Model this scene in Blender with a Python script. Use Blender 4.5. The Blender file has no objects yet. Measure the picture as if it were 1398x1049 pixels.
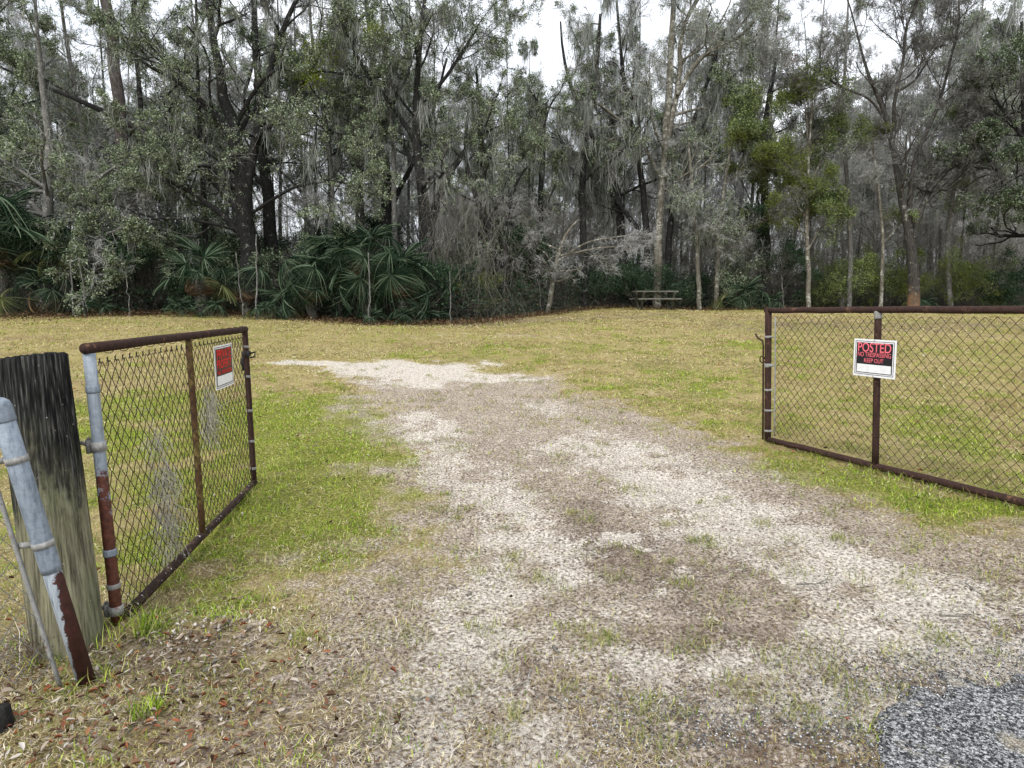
import bpy, bmesh, math, random
import numpy as np
from mathutils import Vector, Matrix
random.seed(7)
RNG = np.random.default_rng(11)
PI = math.pi
scene = bpy.context.scene
COL = scene.collection

# ------------------------------------------------------------------ camera model
W0, H0, F0 = 1398.0, 1049.0, 900.0
HOR = 414.0
CAMZ = 1.43
PITCH = math.atan((H0/2-HOR)/F0)
cp, sp = math.cos(PITCH), math.sin(PITCH)
FWD = np.array([0, cp, -sp]); UP = np.array([0, sp, cp]); RT = np.array([1.0, 0, 0])
CAM = np.array([0, 0, CAMZ])

def ray(px, py):
    return FWD + (px-W0/2)/F0*RT - (py-H0/2)/F0*UP
def P(px, py, y):
    """world point seen at a place of the photo, at distance y along the ground"""
    r = ray(px, py)
    return CAM + r*(y/r[1])

# ------------------------------------------------------------------ noise
_tab = np.random.default_rng(3).random((256, 256)).astype(np.float32)
def vnoise(x, y, s=1.0, o=0):
    x = np.asarray(x, float)*s+o*17.3+500; y = np.asarray(y, float)*s+o*9.1+500
    xi = np.floor(x).astype(int); yi = np.floor(y).astype(int)
    fx = x-xi; fy = y-yi
    fx = fx*fx*(3-2*fx); fy = fy*fy*(3-2*fy)
    a = _tab[xi & 255, yi & 255]; b = _tab[(xi+1) & 255, yi & 255]
    c = _tab[xi & 255, (yi+1) & 255]; d = _tab[(xi+1) & 255, (yi+1) & 255]
    return (a*(1-fx)+b*fx)*(1-fy)+(c*(1-fx)+d*fx)*fy
def fbm(x, y, s=1.0, n=4, o=0):
    v = 0; a = 1; t = 0
    for i in range(n):
        v = v+a*vnoise(x, y, s*2**i, o+i*3.7); t += a; a *= .5
    return v/t
def sstep(a, b, x):
    t = np.clip((x-a)/(b-a), 0, 1); return t*t*(3-2*t)

# ------------------------------------------------------------------ ground height
def gz(x, y):
    x = np.asarray(x, float); y = np.asarray(y, float)
    t = np.clip(y-4, 0, 20)
    z = .055*t + .004*np.clip(y-24, 0, 30)
    z = z+.03*np.clip(x, -4, 4)*np.exp(-((y-3.8)/1.8)**2)
    z = z+.04*np.exp(-((x+1.72)/.3)**2-((y-2.8)/.16)**2)
    z = z-.30*np.exp(-((x+3.2)/5.5)**2-((y-23)/4.5)**2)
    z = z+.06*np.exp(-((x-5.5)/3)**2-((y-29)/3)**2)
    z = z+(fbm(x, y, .35, 2, 1)-.5)*.10*sstep(2, 12, y)
    z = z+.07*np.exp(-((x+1.28)/.22)**2-((y-2.72)/.13)**2)
    return z
def G(px, py):
    """ground point seen at a place of the photo"""
    r = ray(px, py); r = r/r[1]
    lo, hi = .5, 80.
    ys = np.linspace(.8, 60, 1200)
    pts = CAM[None]+r[None]*ys[:, None]
    below = np.where(pts[:, 2] < gz(pts[:, 0], pts[:, 1]))[0]
    y = ys[below[0]] if len(below) else 40.
    p = CAM+r*y; p[2] = float(gz(p[0], p[1])); return p

# ------------------------------------------------------------------ mesh helpers
def mesh_np(name, verts, faces, smooth=False):
    """verts (n,3), faces (m,k) array"""
    me = bpy.data.meshes.new(name)
    verts = np.ascontiguousarray(verts, dtype=np.float32); faces = np.ascontiguousarray(faces, dtype=np.int32)
    m, k = faces.shape
    me.vertices.add(len(verts)); me.vertices.foreach_set('co', verts.ravel())
    me.loops.add(m*k); me.loops.foreach_set('vertex_index', faces.ravel())
    me.polygons.add(m)
    me.polygons.foreach_set('loop_start', np.arange(0, m*k, k, dtype=np.int32))
    me.polygons.foreach_set('loop_total', np.full(m, k, dtype=np.int32))
    if smooth: me.polygons.foreach_set('use_smooth', np.ones(m, bool))
    me.update(calc_edges=True)
    return me
def link(name, me, mat=None, parent=None, loc=None):
    o = bpy.data.objects.new(name, me); COL.objects.link(o)
    if mat is not None and me is not None: me.materials.append(mat)
    if parent is not None: o.parent = parent
    if loc is not None: o.location = loc
    return o
def tag(o, label=None, cat=None, group=None, kind=None):
    if label: o['label'] = label
    if cat: o['category'] = cat
    if group: o['group'] = group
    if kind: o['kind'] = kind
    return o
def empty(name, loc, label, cat, group=None, rz=0):
    o = bpy.data.objects.new(name, None); COL.objects.link(o)
    o.location = Vector([float(v) for v in loc]); o.rotation_euler = (0, 0, rz); o.empty_display_size = .2
    return tag(o, label, cat, group)
class MB:
    def __init__(s): s.v = []; s.f = []
    def add(s, vs, fs):
        b = len(s.v); s.v += [tuple(map(float, v)) for v in vs]; s.f += [tuple(b+i for i in f) for f in fs]
    def box(s, c, size, R=None, bev=0.0):
        hx, hy, hz = [a/2 for a in size]
        if bev <= 0:
            vs = [(x*hx, y*hy, z*hz) for x in (-1, 1) for y in (-1, 1) for z in (-1, 1)]
            fs = [(0, 1, 3, 2), (4, 6, 7, 5), (0, 4, 5, 1), (2, 3, 7, 6), (0, 2, 6, 4), (1, 5, 7, 3)]
        else:
            b = bev; vs = []; fs = []
            prof = [(-hx+b, -hy), (hx-b, -hy), (hx, -hy+b), (hx, hy-b), (hx-b, hy), (-hx+b, hy), (-hx, hy-b), (-hx, -hy+b)]
            def ins(p): return (p[0]*(1-b/hx), p[1]*(1-b/hy))
            rings = [[ins(p)+(-hz,) for p in prof], [p+(-hz+b,) for p in prof], [p+(hz-b,) for p in prof], [ins(p)+(hz,) for p in prof]]
            for r in rings: vs += r
            for k in range(3):
                for i in range(8): fs.append((k*8+i, k*8+(i+1) % 8, k*8+8+(i+1) % 8, k*8+8+i))
            fs.append(tuple(range(7, -1, -1))); fs.append(tuple(range(24, 32)))
        M = R if R is not None else Matrix.Identity(3)
        s.add([M @ Vector(v)+Vector([float(a) for a in c]) for v in vs], fs)
    def tube(s, pts, rad, n=10, caps=True):
        pts = [Vector([float(a) for a in p]) for p in pts]
        rads = rad if hasattr(rad, '__len__') else [rad]*len(pts)
        t0 = (pts[-1]-pts[0]).normalized()
        ref = Vector((0, 0, 1)) if abs(t0.z) < .8 else Vector((1, 0, 0))
        vs = []; fs = []
        for i, p in enumerate(pts):
            t = (pts[min(i+1, len(pts)-1)]-pts[max(i-1, 0)]).normalized()
            u = (ref-t*ref.dot(t))
            u = u.normalized() if u.length > 1e-4 else t.orthogonal().normalized()
            w = t.cross(u); ref = u if abs(t0.z) >= 2 else ref
            for k in range(n):
                a = 2*PI*k/n; vs.append(p+(u*math.cos(a)+w*math.sin(a))*rads[i])
        for i in range(len(pts)-1):
            for k in range(n): fs.append((i*n+k, i*n+(k+1) % n, (i+1)*n+(k+1) % n, (i+1)*n+k))
        if caps: fs.append(tuple(range(n-1, -1, -1))); b = (len(pts)-1)*n; fs.append(tuple(range(b, b+n)))
        s.add(vs, fs)
    def build(s, name, mat, parent=None, smooth=False, loc=None):
        me = bpy.data.meshes.new(name); me.from_pydata(s.v, [], s.f)
        if smooth: me.polygons.foreach_set('use_smooth', [True]*len(me.polygons))
        me.update()
        return link(name, me, mat, parent, loc)

# ------------------------------------------------------------------ materials
def newmat(name):
    m = bpy.data.materials.new(name); m.use_nodes = True
    nt = m.node_tree; nt.nodes.clear()
    out = nt.nodes.new('ShaderNodeOutputMaterial')
    return m, nt, out
def N(nt, t, **kw):
    n = nt.nodes.new(t)
    for k, v in kw.items(): setattr(n, k, v)
    return n
def ramp(nt, fac, stops, interp='LINEAR'):
    r = nt.nodes.new('ShaderNodeValToRGB'); r.color_ramp.interpolation = interp
    el = r.color_ramp.elements
    while len(el) < len(stops): el.new(.5)
    for e, (p, c) in zip(el, stops):
        e.position = p; e.color = (*c, 1) if len(c) == 3 else c
    nt.links.new(fac, r.inputs[0]); return r.outputs[0]
def g1(v): return (v, v, v)
def noise(nt, coord, scale, detail=4, rough=.6, out='Fac', dist=0):
    n = N(nt, 'ShaderNodeTexNoise'); n.inputs['Scale'].default_value = scale
    n.inputs['Detail'].default_value = detail; n.inputs['Roughness'].default_value = rough
    n.inputs['Distortion'].default_value = dist
    nt.links.new(coord, n.inputs['Vector']); return n.outputs[out]
def mapping(nt, coord, scale=(1, 1, 1), rot=(0, 0, 0)):
    m = N(nt, 'ShaderNodeMapping'); m.inputs['Scale'].default_value = scale; m.inputs['Rotation'].default_value = rot
    nt.links.new(coord, m.inputs['Vector']); return m.outputs[0]
def mix(nt, fac, a, b, mode='MIX'):
    m = N(nt, 'ShaderNodeMix', data_type='RGBA', blend_type=mode)
    for sock, v in ((m.inputs[0], fac), (m.inputs[6], a), (m.inputs[7], b)):
        if isinstance(v, (int, float)): sock.default_value = v
        elif isinstance(v, tuple): sock.default_value = (*v, 1)
        else: nt.links.new(v, sock)
    return m.outputs[2]
def math_(nt, op, a, b=None, c=None, clamp=False):
    m = N(nt, 'ShaderNodeMath', operation=op, use_clamp=clamp)
    for i, v in enumerate((a, b, c)):
        if v is None: continue
        if isinstance(v, (int, float)): m.inputs[i].default_value = v
        else: nt.links.new(v, m.inputs[i])
    return m.outputs[0]
def principled(nt, out, col, rough=.9, bump=None, bstr=.5, bdist=.01, metal=0, spec=.3):
    b = N(nt, 'ShaderNodeBsdfPrincipled')
    if isinstance(col, tuple): b.inputs['Base Color'].default_value = (*col, 1)
    else: nt.links.new(col, b.inputs['Base Color'])
    if isinstance(rough, (int, float)): b.inputs['Roughness'].default_value = rough
    else: nt.links.new(rough, b.inputs['Roughness'])
    b.inputs['Metallic'].default_value = metal
    b.inputs['Specular IOR Level'].default_value = spec
    if bump is not None:
        bn = N(nt, 'ShaderNodeBump'); bn.inputs['Strength'].default_value = bstr; bn.inputs['Distance'].default_value = bdist
        nt.links.new(bump, bn.inputs['Height']); nt.links.new(bn.outputs[0], b.inputs['Normal'])
    nt.links.new(b.outputs[0], out.inputs[0]); return b

def mat_leaf(name, stops, trans=.3, patch=None, scale=.6):
    """small leaf surfaces: a colour per leaf, slow drift of hue through the crown"""
    m, nt, out = newmat(name)
    geo = N(nt, 'ShaderNodeNewGeometry')
    c = ramp(nt, geo.outputs['Random Per Island'], stops)
    if patch is not None:
        n = noise(nt, geo.outputs['Position'], scale, 2)
        f = ramp(nt, n, [(.45, g1(0)), (.62, g1(1))])
        c = mix(nt, f, c, patch)
    d = N(nt, 'ShaderNodeBsdfDiffuse'); t = N(nt, 'ShaderNodeBsdfTranslucent')
    nt.links.new(c, d.inputs[0]); nt.links.new(c, t.inputs[0])
    ms = N(nt, 'ShaderNodeMixShader'); ms.inputs[0].default_value = trans
    nt.links.new(d.outputs[0], ms.inputs[1]); nt.links.new(t.outputs[0], ms.inputs[2])
    nt.links.new(ms.outputs[0], out.inputs[0]); return m
def mat_bark(name, dark, mid, lichen=(.42, .43, .38), amount=.55, sc=6):
    m, nt, out = newmat(name)
    geo = N(nt, 'ShaderNodeNewGeometry'); pos = geo.outputs['Position']
    v = mapping(nt, pos, (1, 1, .22))
    n1 = noise(nt, v, sc*5, 5, .7)
    c = ramp(nt, n1, [(.3, dark), (.62, mid)])
    n2 = noise(nt, pos, sc*.9, 5, .75)
    f = ramp(nt, n2, [(amount, g1(0)), (amount+.07, g1(1))])
    n3 = noise(nt, pos, sc*8, 3)
    f2 = ramp(nt, n3, [(.4, g1(0)), (.55, g1(1))])
    c = mix(nt, math_(nt, 'MULTIPLY', f, f2), c, lichen)
    principled(nt, out, c, .95, n1, .9, .03, spec=.1)
    return m
M = {}
M['leaf_oak'] = mat_leaf('oak_leaf', [(0, (.014, .022, .013)), (.4, (.07, .10, .055)), (.75, (.18, .235, .13)), (1, (.42, .48, .34))], .22)
M['leaf_grey'] = mat_leaf('grey_green_leaf', [(0, (.02, .03, .018)), (.35, (.10, .135, .072)), (.7, (.27, .33, .19)), (1, (.52, .57, .42))], .22)
M['leaf_green'] = mat_leaf('light_green_leaf', [(0, (.03, .045, .015)), (.45, (.12, .17, .055)), (1, (.40, .48, .2))], .3, (.15, .18, .045), .5)
M['leaf_dark'] = mat_leaf('dark_leaf', [(0, (.014, .03, .017)), (.5, (.025, .05, .028)), (1, (.12, .18, .10))], .2)
M['dry_moss'] = mat_leaf('dry_moss', [(0, (.25, .23, .18)), (.5, (.45, .42, .35)), (1, (.65, .62, .54))], .2)
M['leaf_brown'] = mat_leaf('dead_leaf', [(0, (.05, .033, .02)), (.6, (.13, .085, .05)), (1, (.24, .17, .1))], .2)
M['leaf_red'] = mat_leaf('red_bud', [(0, (.13, .05, .03)), (1, (.28, .11, .07))], .3)
M['leaf_mistle'] = mat_leaf('mistletoe', [(0, (.12, .16, .02)), (1, (.3, .35, .06))], .35)
M['moss'] = mat_leaf('spanish_moss_grey', [(0, (.12, .13, .115)), (.5, (.27, .285, .26)), (1, (.48, .49, .45))], .25)
M['needle'] = mat_leaf('pine_needle', [(0, (.03, .05, .02)), (1, (.09, .12, .05))], .2)
M['palm'] = mat_leaf('palm_blade', [(0, (.010, .022, .013)), (.5, (.027, .052, .029)), (1, (.20, .26, .17))], .25)
M['palm_old'] = mat_leaf('palm_blade_old', [(0, (.06, .075, .025)), (.7, (.13, .15, .06)), (1, (.26, .24, .13))], .25)
M['bark_dark'] = mat_bark('dark_oak_bark', (.006, .006, .006), (.038, .037, .035), amount=.6)
M['bark_pine'] = mat_bark('pine_bark', (.03, .025, .023), (.15, .128, .118), (.28, .25, .23), .6, 4)
M['bark_pale'] = mat_bark('pale_lichen_bark', (.05, .045, .035), (.19, .175, .14), (.5, .5, .44), .53, 5)
M['bark_mid'] = mat_bark('grey_bark', (.045, .044, .041), (.20, .195, .18), (.42, .42, .37), .55, 6)
M['bark_orange'] = mat_bark('fork_bark', (.014, .013, .012), (.075, .070, .063), (.34, .33, .29), .58, 5)
def _foot():
    nt = M['bark_orange'].node_tree; b = [n for n in nt.nodes if n.type == 'BSDF_PRINCIPLED'][0]; src = b.inputs['Base Color'].links[0].from_socket
    tc = N(nt, 'ShaderNodeTexCoord'); sx = N(nt, 'ShaderNodeSeparateXYZ'); nt.links.new(tc.outputs['Object'], sx.inputs[0])
    n = noise(nt, tc.outputs['Object'], 3, 4, .7)
    z = math_(nt, 'MULTIPLY_ADD', sx.outputs[2], -.42, n)
    f = ramp(nt, z, [(.05, g1(0)), (.4, g1(.75))])
    nt.links.new(mix(nt, f, src, (.24, .14, .075)), b.inputs['Base Color'])
_foot()
M['twig'] = mat_bark('twig_bark', (.13, .13, .125), (.42, .42, .40), (.62, .62, .59), .5, 6)
M['twig_dark'] = mat_bark('dark_twig_bark', (.035, .034, .03), (.17, .165, .15), (.42, .42, .38), .52, 6)
M['vine'] = mat_bark('vine_stem', (.06, .055, .045), (.27, .255, .215), (.46, .45, .41), .52, 6)
M['stem_brush'] = mat_bark('brush_stem', (.025, .023, .019), (.12, .112, .095), (.34, .34, .31), .57, 5)

# ------------------------------------------------------------------ tree growing (vectorised)
def resample(pts, rad, K):
    pts = np.array(pts, float); rad = np.array(rad, float)
    s = np.r_[0, np.cumsum(np.linalg.norm(np.diff(pts, axis=0), axis=1))]; s /= s[-1]
    t = np.linspace(0, 1, K)
    # smoothed interpolation
    q = np.stack([np.interp(t, s, pts[:, i]) for i in range(3)], 1)
    for _ in range(2):
        q[1:-1] = .25*q[:-2]+.5*q[1:-1]+.25*q[2:]
    return q, np.interp(t, s, rad)
def norm(v): return v/np.maximum(np.linalg.norm(v, axis=-1, keepdims=True), 1e-9)
def spawn(rng, PP, RR, m, t0, t1, ang, length, radf, K=6, wander=.25, trop=0., lenvar=.4, tapert=.5, minr=.003, angvar=.25, maxr=1.):
    n, Kp, _ = PP.shape
    idx = np.repeat(np.arange(n), m); c = len(idx)
    t = rng.uniform(t0, t1, c)
    f = t*(Kp-1); i = np.minimum(f.astype(int), Kp-2); u = (f-i)[:, None]
    p = PP[idx, i]*(1-u)+PP[idx, i+1]*u
    r = RR[idx, i]*(1-u[:, 0])+RR[idx, i+1]*u[:, 0]
    tan = norm(PP[idx, i+1]-PP[idx, i])
    perp = norm(np.cross(tan, rng.normal(size=(c, 3))))
    a = ang+rng.normal(0, angvar, c)
    d = norm(np.cos(a)[:, None]*tan+np.sin(a)[:, None]*perp)
    if np.isscalar(length):
        L = length*rng.uniform(1-lenvar, 1+lenvar, c)
    else:
        L = length[idx]*rng.uniform(1-lenvar, 1+lenvar, c)
    L = L*(1.15-.55*t)
    r0 = np.clip(r*radf, minr, maxr)
    out = np.empty((c, K, 3)); out[:, 0] = p
    step = (L/(K-1))[:, None]
    for k in range(1, K):
        d = d+rng.normal(0, wander, (c, 3)); d[:, 2] += trop; d = norm(d)
        out[:, k] = out[:, k-1]+d*step
    R = r0[:, None]*np.linspace(1, tapert, K)[None]
    return out, R, L
def tubes(PP, RR, S):
    n, K, _ = PP.shape
    tan = np.empty_like(PP); tan[:, 1:-1] = PP[:, 2:]-PP[:, :-2]; tan[:, 0] = PP[:, 1]-PP[:, 0]; tan[:, -1] = PP[:, -1]-PP[:, -2]
    tan = norm(tan)
    ref = np.where(np.abs(norm(PP[:, -1]-PP[:, 0])[:, 2:3]) > .75, np.array([[1., .1, 0]]), np.array([[0, .1, 1.]]))[:, None]
    u = norm(ref-tan*(ref*tan).sum(-1, keepdims=True)); w = np.cross(tan, u)
    a = np.arange(S)*2*PI/S
    V = PP[:, :, None]+(u[:, :, None]*np.cos(a)[None, None, :, None]+w[:, :, None]*np.sin(a)[None, None, :, None])*RR[:, :, None, None]
    base = (np.arange(n)*K*S)[:, None, None]; kk = (np.arange(K-1)*S)[None, :, None]; s = np.arange(S)[None, None]
    s2 = (np.arange(S)+1) % S; s2 = s2[None, None]
    Fc = np.stack([base+kk+s, base+kk+s2, base+kk+S+s2, base+kk+S+s], -1).reshape(-1, 4)
    return V.reshape(-1, 3), Fc
def merge(parts):
    vs = []; fs = []; b = 0
    for v, f in parts:
        vs.append(v); fs.append(f+b); b += len(v)
    return np.concatenate(vs), np.concatenate(fs)
def leaves_at(rng, pos, length, width, up=.2, lenvar=.35):
    n = len(pos)
    d = rng.normal(size=(n, 3)); d[:, 2] += up; d = norm(d)
    s = norm(np.cross(d, rng.normal(size=(n, 3))))
    L = (length*rng.uniform(1-lenvar, 1+lenvar, n))[:, None]; Wd = (width*rng.uniform(.7, 1.3, n))[:, None]
    v = np.stack([pos, pos+d*L*.5+s*Wd*.5, pos+d*L, pos+d*L*.5-s*Wd*.5], 1).reshape(-1, 3)
    f = np.arange(4*n).reshape(n, 4)
    return v, f
def along(rng, PP, n, t0=.1, t1=1., spread=.05):
    i = rng.integers(0, len(PP), n); K = PP.shape[1]
    f = rng.uniform(t0, t1, n)*(K-1); k = np.minimum(f.astype(int), K-2); u = (f-k)[:, None]
    return PP[i, k]*(1-u)+PP[i, k+1]*u+rng.normal(0, spread, (n, 3))
def moss_at(rng, PP, clumps, strands, lmin, lmax, wid=.022, spread=.08):
    c = along(rng, PP, clumps, .05, 1, .0)
    clumps = len(c)
    Lc = lmin+(lmax-lmin)*rng.random(clumps)**2
    p = np.repeat(c, strands, 0)+rng.normal(0, 1, (clumps*strands, 3))*np.array([spread, spread, .04])
    L = np.repeat(Lc, strands)*rng.uniform(.35, 1.1, clumps*strands)
    n = len(p); a = rng.uniform(0, 2*PI, n); s = np.stack([np.cos(a), np.sin(a), 0*a], 1)
    K = 4; rows = []
    prof = [.5, 1., .8, .12]
    sway = rng.normal(0, .09, (n, 3)); sway[:, 2] = 0
    w = (wid*rng.uniform(.5, 1.4, n))[:, None]
    for k in range(K):
        u = k/(K-1)
        q = p+sway*L[:, None]*u*u*2+rng.normal(0, .02, (n, 3))
        q[:, 2] = p[:, 2]-L*u
        rows.append(q-s*w*prof[k]*.5); rows.append(q+s*w*prof[k]*.5)
    v = np.stack(rows, 1).reshape(-1, 3)
    b = (np.arange(n)*8)[:, None, None]; kk = (np.arange(3)*2)[None, :, None]
    f = (b+kk+np.array([0, 1, 3, 2])[None, None]).reshape(-1, 4)
    return v, f

MOSSK = .34
def grow(seed, stems, t0=.3, limbs=7, limb_len=3.4, sub=6, sub_len=.5, tw=6, twl=.5, fine=5, leafn=14000, leaf=.075, leafw=.034,
         mossn=250, mosslen=(.25, 1.3), trop=.03, spread=.045, wander=.2, fine_r=.0062, ang=.95, leaf_keep=.37, mosswid=.014):
    """stems: list of (points, radii).  returns arrays: wood, twigs, leaves, moss"""
    rng = np.random.default_rng(seed)
    K0 = 16
    st = [resample(p, r, K0) for p, r in stems]
    P0 = np.stack([s[0] for s in st]); R0 = np.stack([s[1] for s in st])
    wob = rng.normal(0, 1, P0.shape)*R0[..., None]*.16; wob[:, 0] = 0; P0 = P0+wob
    P1, R1, L1 = spawn(rng, P0, R0, limbs, t0, 1., ang, limb_len, .45, 8, wander, trop, maxr=.09)
    P2, R2, L2 = spawn(rng, P1, R1, sub, .2, 1., .8, L1*sub_len, .55, 6, wander*1.1, trop)
    P3, R3, L3 = spawn(rng, P2, R2, tw, .15, 1., .8, L2*twl, .6, 5, wander*1.2, 0, minr=fine_r*1.3)
    wood = merge([tubes(P0, R0, 12), tubes(P1, R1, 6), tubes(P2, R2, 4)])
    tparts = [tubes(P3, R3, 3)]
    if fine:
        P4, R4, L4 = spawn(rng, P3, R3, fine, .1, 1., .7, np.maximum(L3*.6, .25), .6, 4, wander, 0, minr=fine_r, tapert=.4)
        tparts.append(tubes(P4, R4, 3))
    else: P4 = P3
    tw_ = merge(tparts)
    lv = None
    if leafn:
        src = P4
        if leaf_keep is not None:
            # leave whole twigs bare in patches so that the sky shows through
            c = src.mean(1); k = vnoise(c[:, 0]+c[:, 1]*.7, c[:, 2], .8, seed % 13) > leaf_keep
            if k.sum() > 10: src = src[k]
        src = src[rng.random(len(src)) < .55]
        leafn = int(leafn*1.2)
        lv = leaves_at(rng, along(rng, src, leafn, .1, 1, spread), leaf*.88, leafw*.9)
    ms = None
    if mossn*MOSSK < 62: mossn = 0
    if mossn:
        mossn = int(mossn*MOSSK); mosslen = (mosslen[0]*.7, mosslen[1]*.8)
        src = np.concatenate([P2[:, :4], P1[:, ::2]]) if True else P2
        ms = moss_at(rng, src, mossn, 14, *mosslen, wid=mosswid)
    return wood, tw_, lv, ms

def put_tree(name, base, data, label, cat, group, bark, twig, leafm, crown='crown', extra=None):
    base = np.array(base, float)
    t = empty(name, base, label, cat, group)
    wood, tw, lv, ms = data
    link('trunk', mesh_np('trunk', wood[0]-base, wood[1], True), M[bark], t)
    link('branches', mesh_np('branches', tw[0]-base, tw[1]), M[twig], t)
    if lv is not None: link(crown, mesh_np(crown, lv[0]-base, lv[1]), M[leafm], t)
    if ms is not None: link('hanging_moss', mesh_np('hanging_moss', ms[0]-base, ms[1]), M['moss'], t)
    if extra is not None:
        for nm, (v, f), mt in extra: link(nm, mesh_np(nm, v-base, f), M[mt], t)
    return t
def stem(y, pts, wid=None, y1=None):
    """photo points (px, py, diameter_px) at distance y -> polyline and radii"""
    out = []; rr = []
    n = len(pts)
    for i, q in enumerate(pts):
        yy = y if y1 is None else y+(y1-y)*i/(n-1)
        out.append(P(q[0], q[1], yy)); rr.append(q[2]*.37*yy/F0)
    return out, rr
def foot(px, y):
    p = P(px, HOR, y); return np.array([p[0], y, float(gz(p[0], y))])
def tree_at(seed, name, y, pts, label, bark='bark_dark', twig='twig_dark', leafm='leaf_oak', more=(), cat='tree', group=None, extra=None, **kw):
    b = foot(pts[0][0], y); b[2] -= .08
    s, r = stem(y, pts); s[0] = b
    stems = [(s, r)]
    for q in more:
        dy = q[0]; stems.append(stem(y, q[1], y1=y+dy))
    data = grow(seed, stems, **kw)
    return put_tree(name, b, data, label, cat, group, bark, twig, leafm, extra=extra)
#@@GROUND
# ------------------------------------------------------------------ ground zones (world space)
def seg_dist(x, y, pts):
    d = np.full(np.shape(x), 1e9); rr = np.zeros(np.shape(x))
    for (x0, y0, r0), (x1, y1, r1) in zip(pts[:-1], pts[1:]):
        dx, dy = x1-x0, y1-y0; L = dx*dx+dy*dy+1e-9
        t = np.clip(((x-x0)*dx+(y-y0)*dy)/L, 0, 1)
        q = np.hypot(x-x0-t*dx, y-y0-t*dy)/(r0+(r1-r0)*t)
        d = np.minimum(d, q)
    return d
def stroke(pix):
    out = []
    for px, py, r in pix:
        p = G(px, py); out.append((p[0], p[1], r))
    return out
CORR = [stroke([(560, 505, .9), (640, 540, 1.3), (720, 600, 1.25), (800, 680, 1.3), (860, 780, 1.3), (850, 900, 1.25), (800, 1100, 1.2)]),
        stroke([(800, 600, .7), (960, 670, .75), (1150, 760, .9), (1398, 850, 1.0)]),
        stroke([(1000, 900, .8), (1200, 900, .8), (1500, 900, 1.0)])]
SAND = [(stroke([(395, 495, .2), (470, 497, .28), (535, 502, .75), (590, 508, .85), (640, 514, .4)]), 1.7),
        (stroke([(690, 520, .35), (760, 580, .3), (850, 618, .42), (930, 665, .34)]), .45),
        (stroke([(790, 600, .3), (880, 640, .42), (960, 690, .36), (1060, 740, .34), (1180, 800, .34), (1330, 870, .3)]), 1.12),
        (stroke([(560, 570, .3), (640, 640, .28), (700, 720, .3), (705, 800, .36), (670, 900, .4), (660, 1060, .45)]), .93),
        (stroke([(760, 840, .3), (830, 900, .26), (900, 930, .2)]), .7),
        (stroke([(1010, 925, .2), (1110, 935, .22)]), 1.0),
        (stroke([(1140, 870, .2), (1340, 862, .22)]), 1.0),
        (stroke([(880, 960, .18), (890, 1000, .1)]), .6),
        (stroke([(620, 460, 1.2), (700, 458, 1.0)]), .35)]
GREEN = [(stroke([(400, 560, .9), (440, 620, .8), (450, 680, .55), (420, 740, .4)]), 1.4),
         (stroke([(200, 560, 1.0), (300, 620, .9), (330, 720, .5)]), .9),
         (stroke([(100, 700, .7), (330, 780, .45), (300, 830, .3)]), .62),
         (stroke([(1080, 640, .35), (1180, 670, .28), (1290, 705, .25)]), 1.1),
         (stroke([(900, 520, 1.2), (1000, 560, 1.0), (1000, 610, .8)]), .5),
         (stroke([(1250, 560, 1.2), (1330, 640, .6)]), .45),
         (stroke([(700, 480, 1.2), (900, 470, 2.0), (1100, 480, 2.4)]), .35),
         (stroke([(1230, 680, .2), (1398, 705, .2)]), .7)]
DARK = [(stroke([(790, 700, .2), (850, 780, .3), (960, 800, .3), (1000, 870, .25)]), .55), (stroke([(1000, 880, .3), (960, 960, .2)]), .3),
        (stroke([(1100, 778, .12), (1130, 785, .12)]), .9), (stroke([(40, 900, .3), (150, 900, .25), (260, 915, .2)]), .9), (stroke([(780, 1000, .3), (1050, 1010, .35)]), .2),
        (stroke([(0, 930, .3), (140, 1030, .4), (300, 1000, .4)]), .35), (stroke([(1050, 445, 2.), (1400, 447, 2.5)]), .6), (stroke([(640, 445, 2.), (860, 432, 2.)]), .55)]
ROAD_EDGE = [(1215, 1060), (1205, 1010), (1222, 965), (1262, 944), (1320, 934), (1398, 926), (1480, 918)]
def soft(q, w=.35): return 1-sstep(1-w, 1+w*1.3, q)
def zones(x, y):
    n1 = fbm(x, y, 1.3, 4, 2); n2 = fbm(x, y, 5., 3, 5); n3 = fbm(x, y, .5, 3, 9); uu = .94*x+.35*y; vv = -.35*x+.94*y; n4 = fbm(uu, vv*.32, 3.4, 4, 12)
    corr = 0*x
    for s in CORR: corr = np.maximum(corr, soft(seg_dist(x, y, s)+(n1-.5)*1.5+(n2-.5)*.9, .75))
    sand = 0*x
    for s, a in SAND: sand = np.maximum(sand, .80*a*soft(seg_dist(x, y, s)+(n1-.5)*1.7+(n2-.5)*1.5, .9))
    sand = np.clip(sand-(n4-.42)*1.1*(sand > 0)+corr*((n2-.47)*1.9+(n4-.47)*1.0)*(1-sstep(6, 9, y)), 0, 1.2)
    green = 0*x
    for s, a in GREEN: green = np.maximum(green, a*soft(seg_dist(x, y, s)+(n1-.5)*1.2, .7))
    green = np.clip(green+(n1-.48)*1.8*(1-corr)+(n2-.52)*1.6-.10*sstep(7, 13, y), 0, 1)*(1-.8*corr)
    dark = 0*x
    for s, a in DARK: dark = np.maximum(dark, a*soft(seg_dist(x, y, s)+(n1-.5)*1.0, .8))
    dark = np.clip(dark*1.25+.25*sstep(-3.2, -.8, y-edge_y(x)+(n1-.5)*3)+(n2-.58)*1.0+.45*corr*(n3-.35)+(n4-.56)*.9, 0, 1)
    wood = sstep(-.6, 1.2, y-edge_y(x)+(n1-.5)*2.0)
    return corr, np.clip(sand, 0, 1), green, dark, wood
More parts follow.
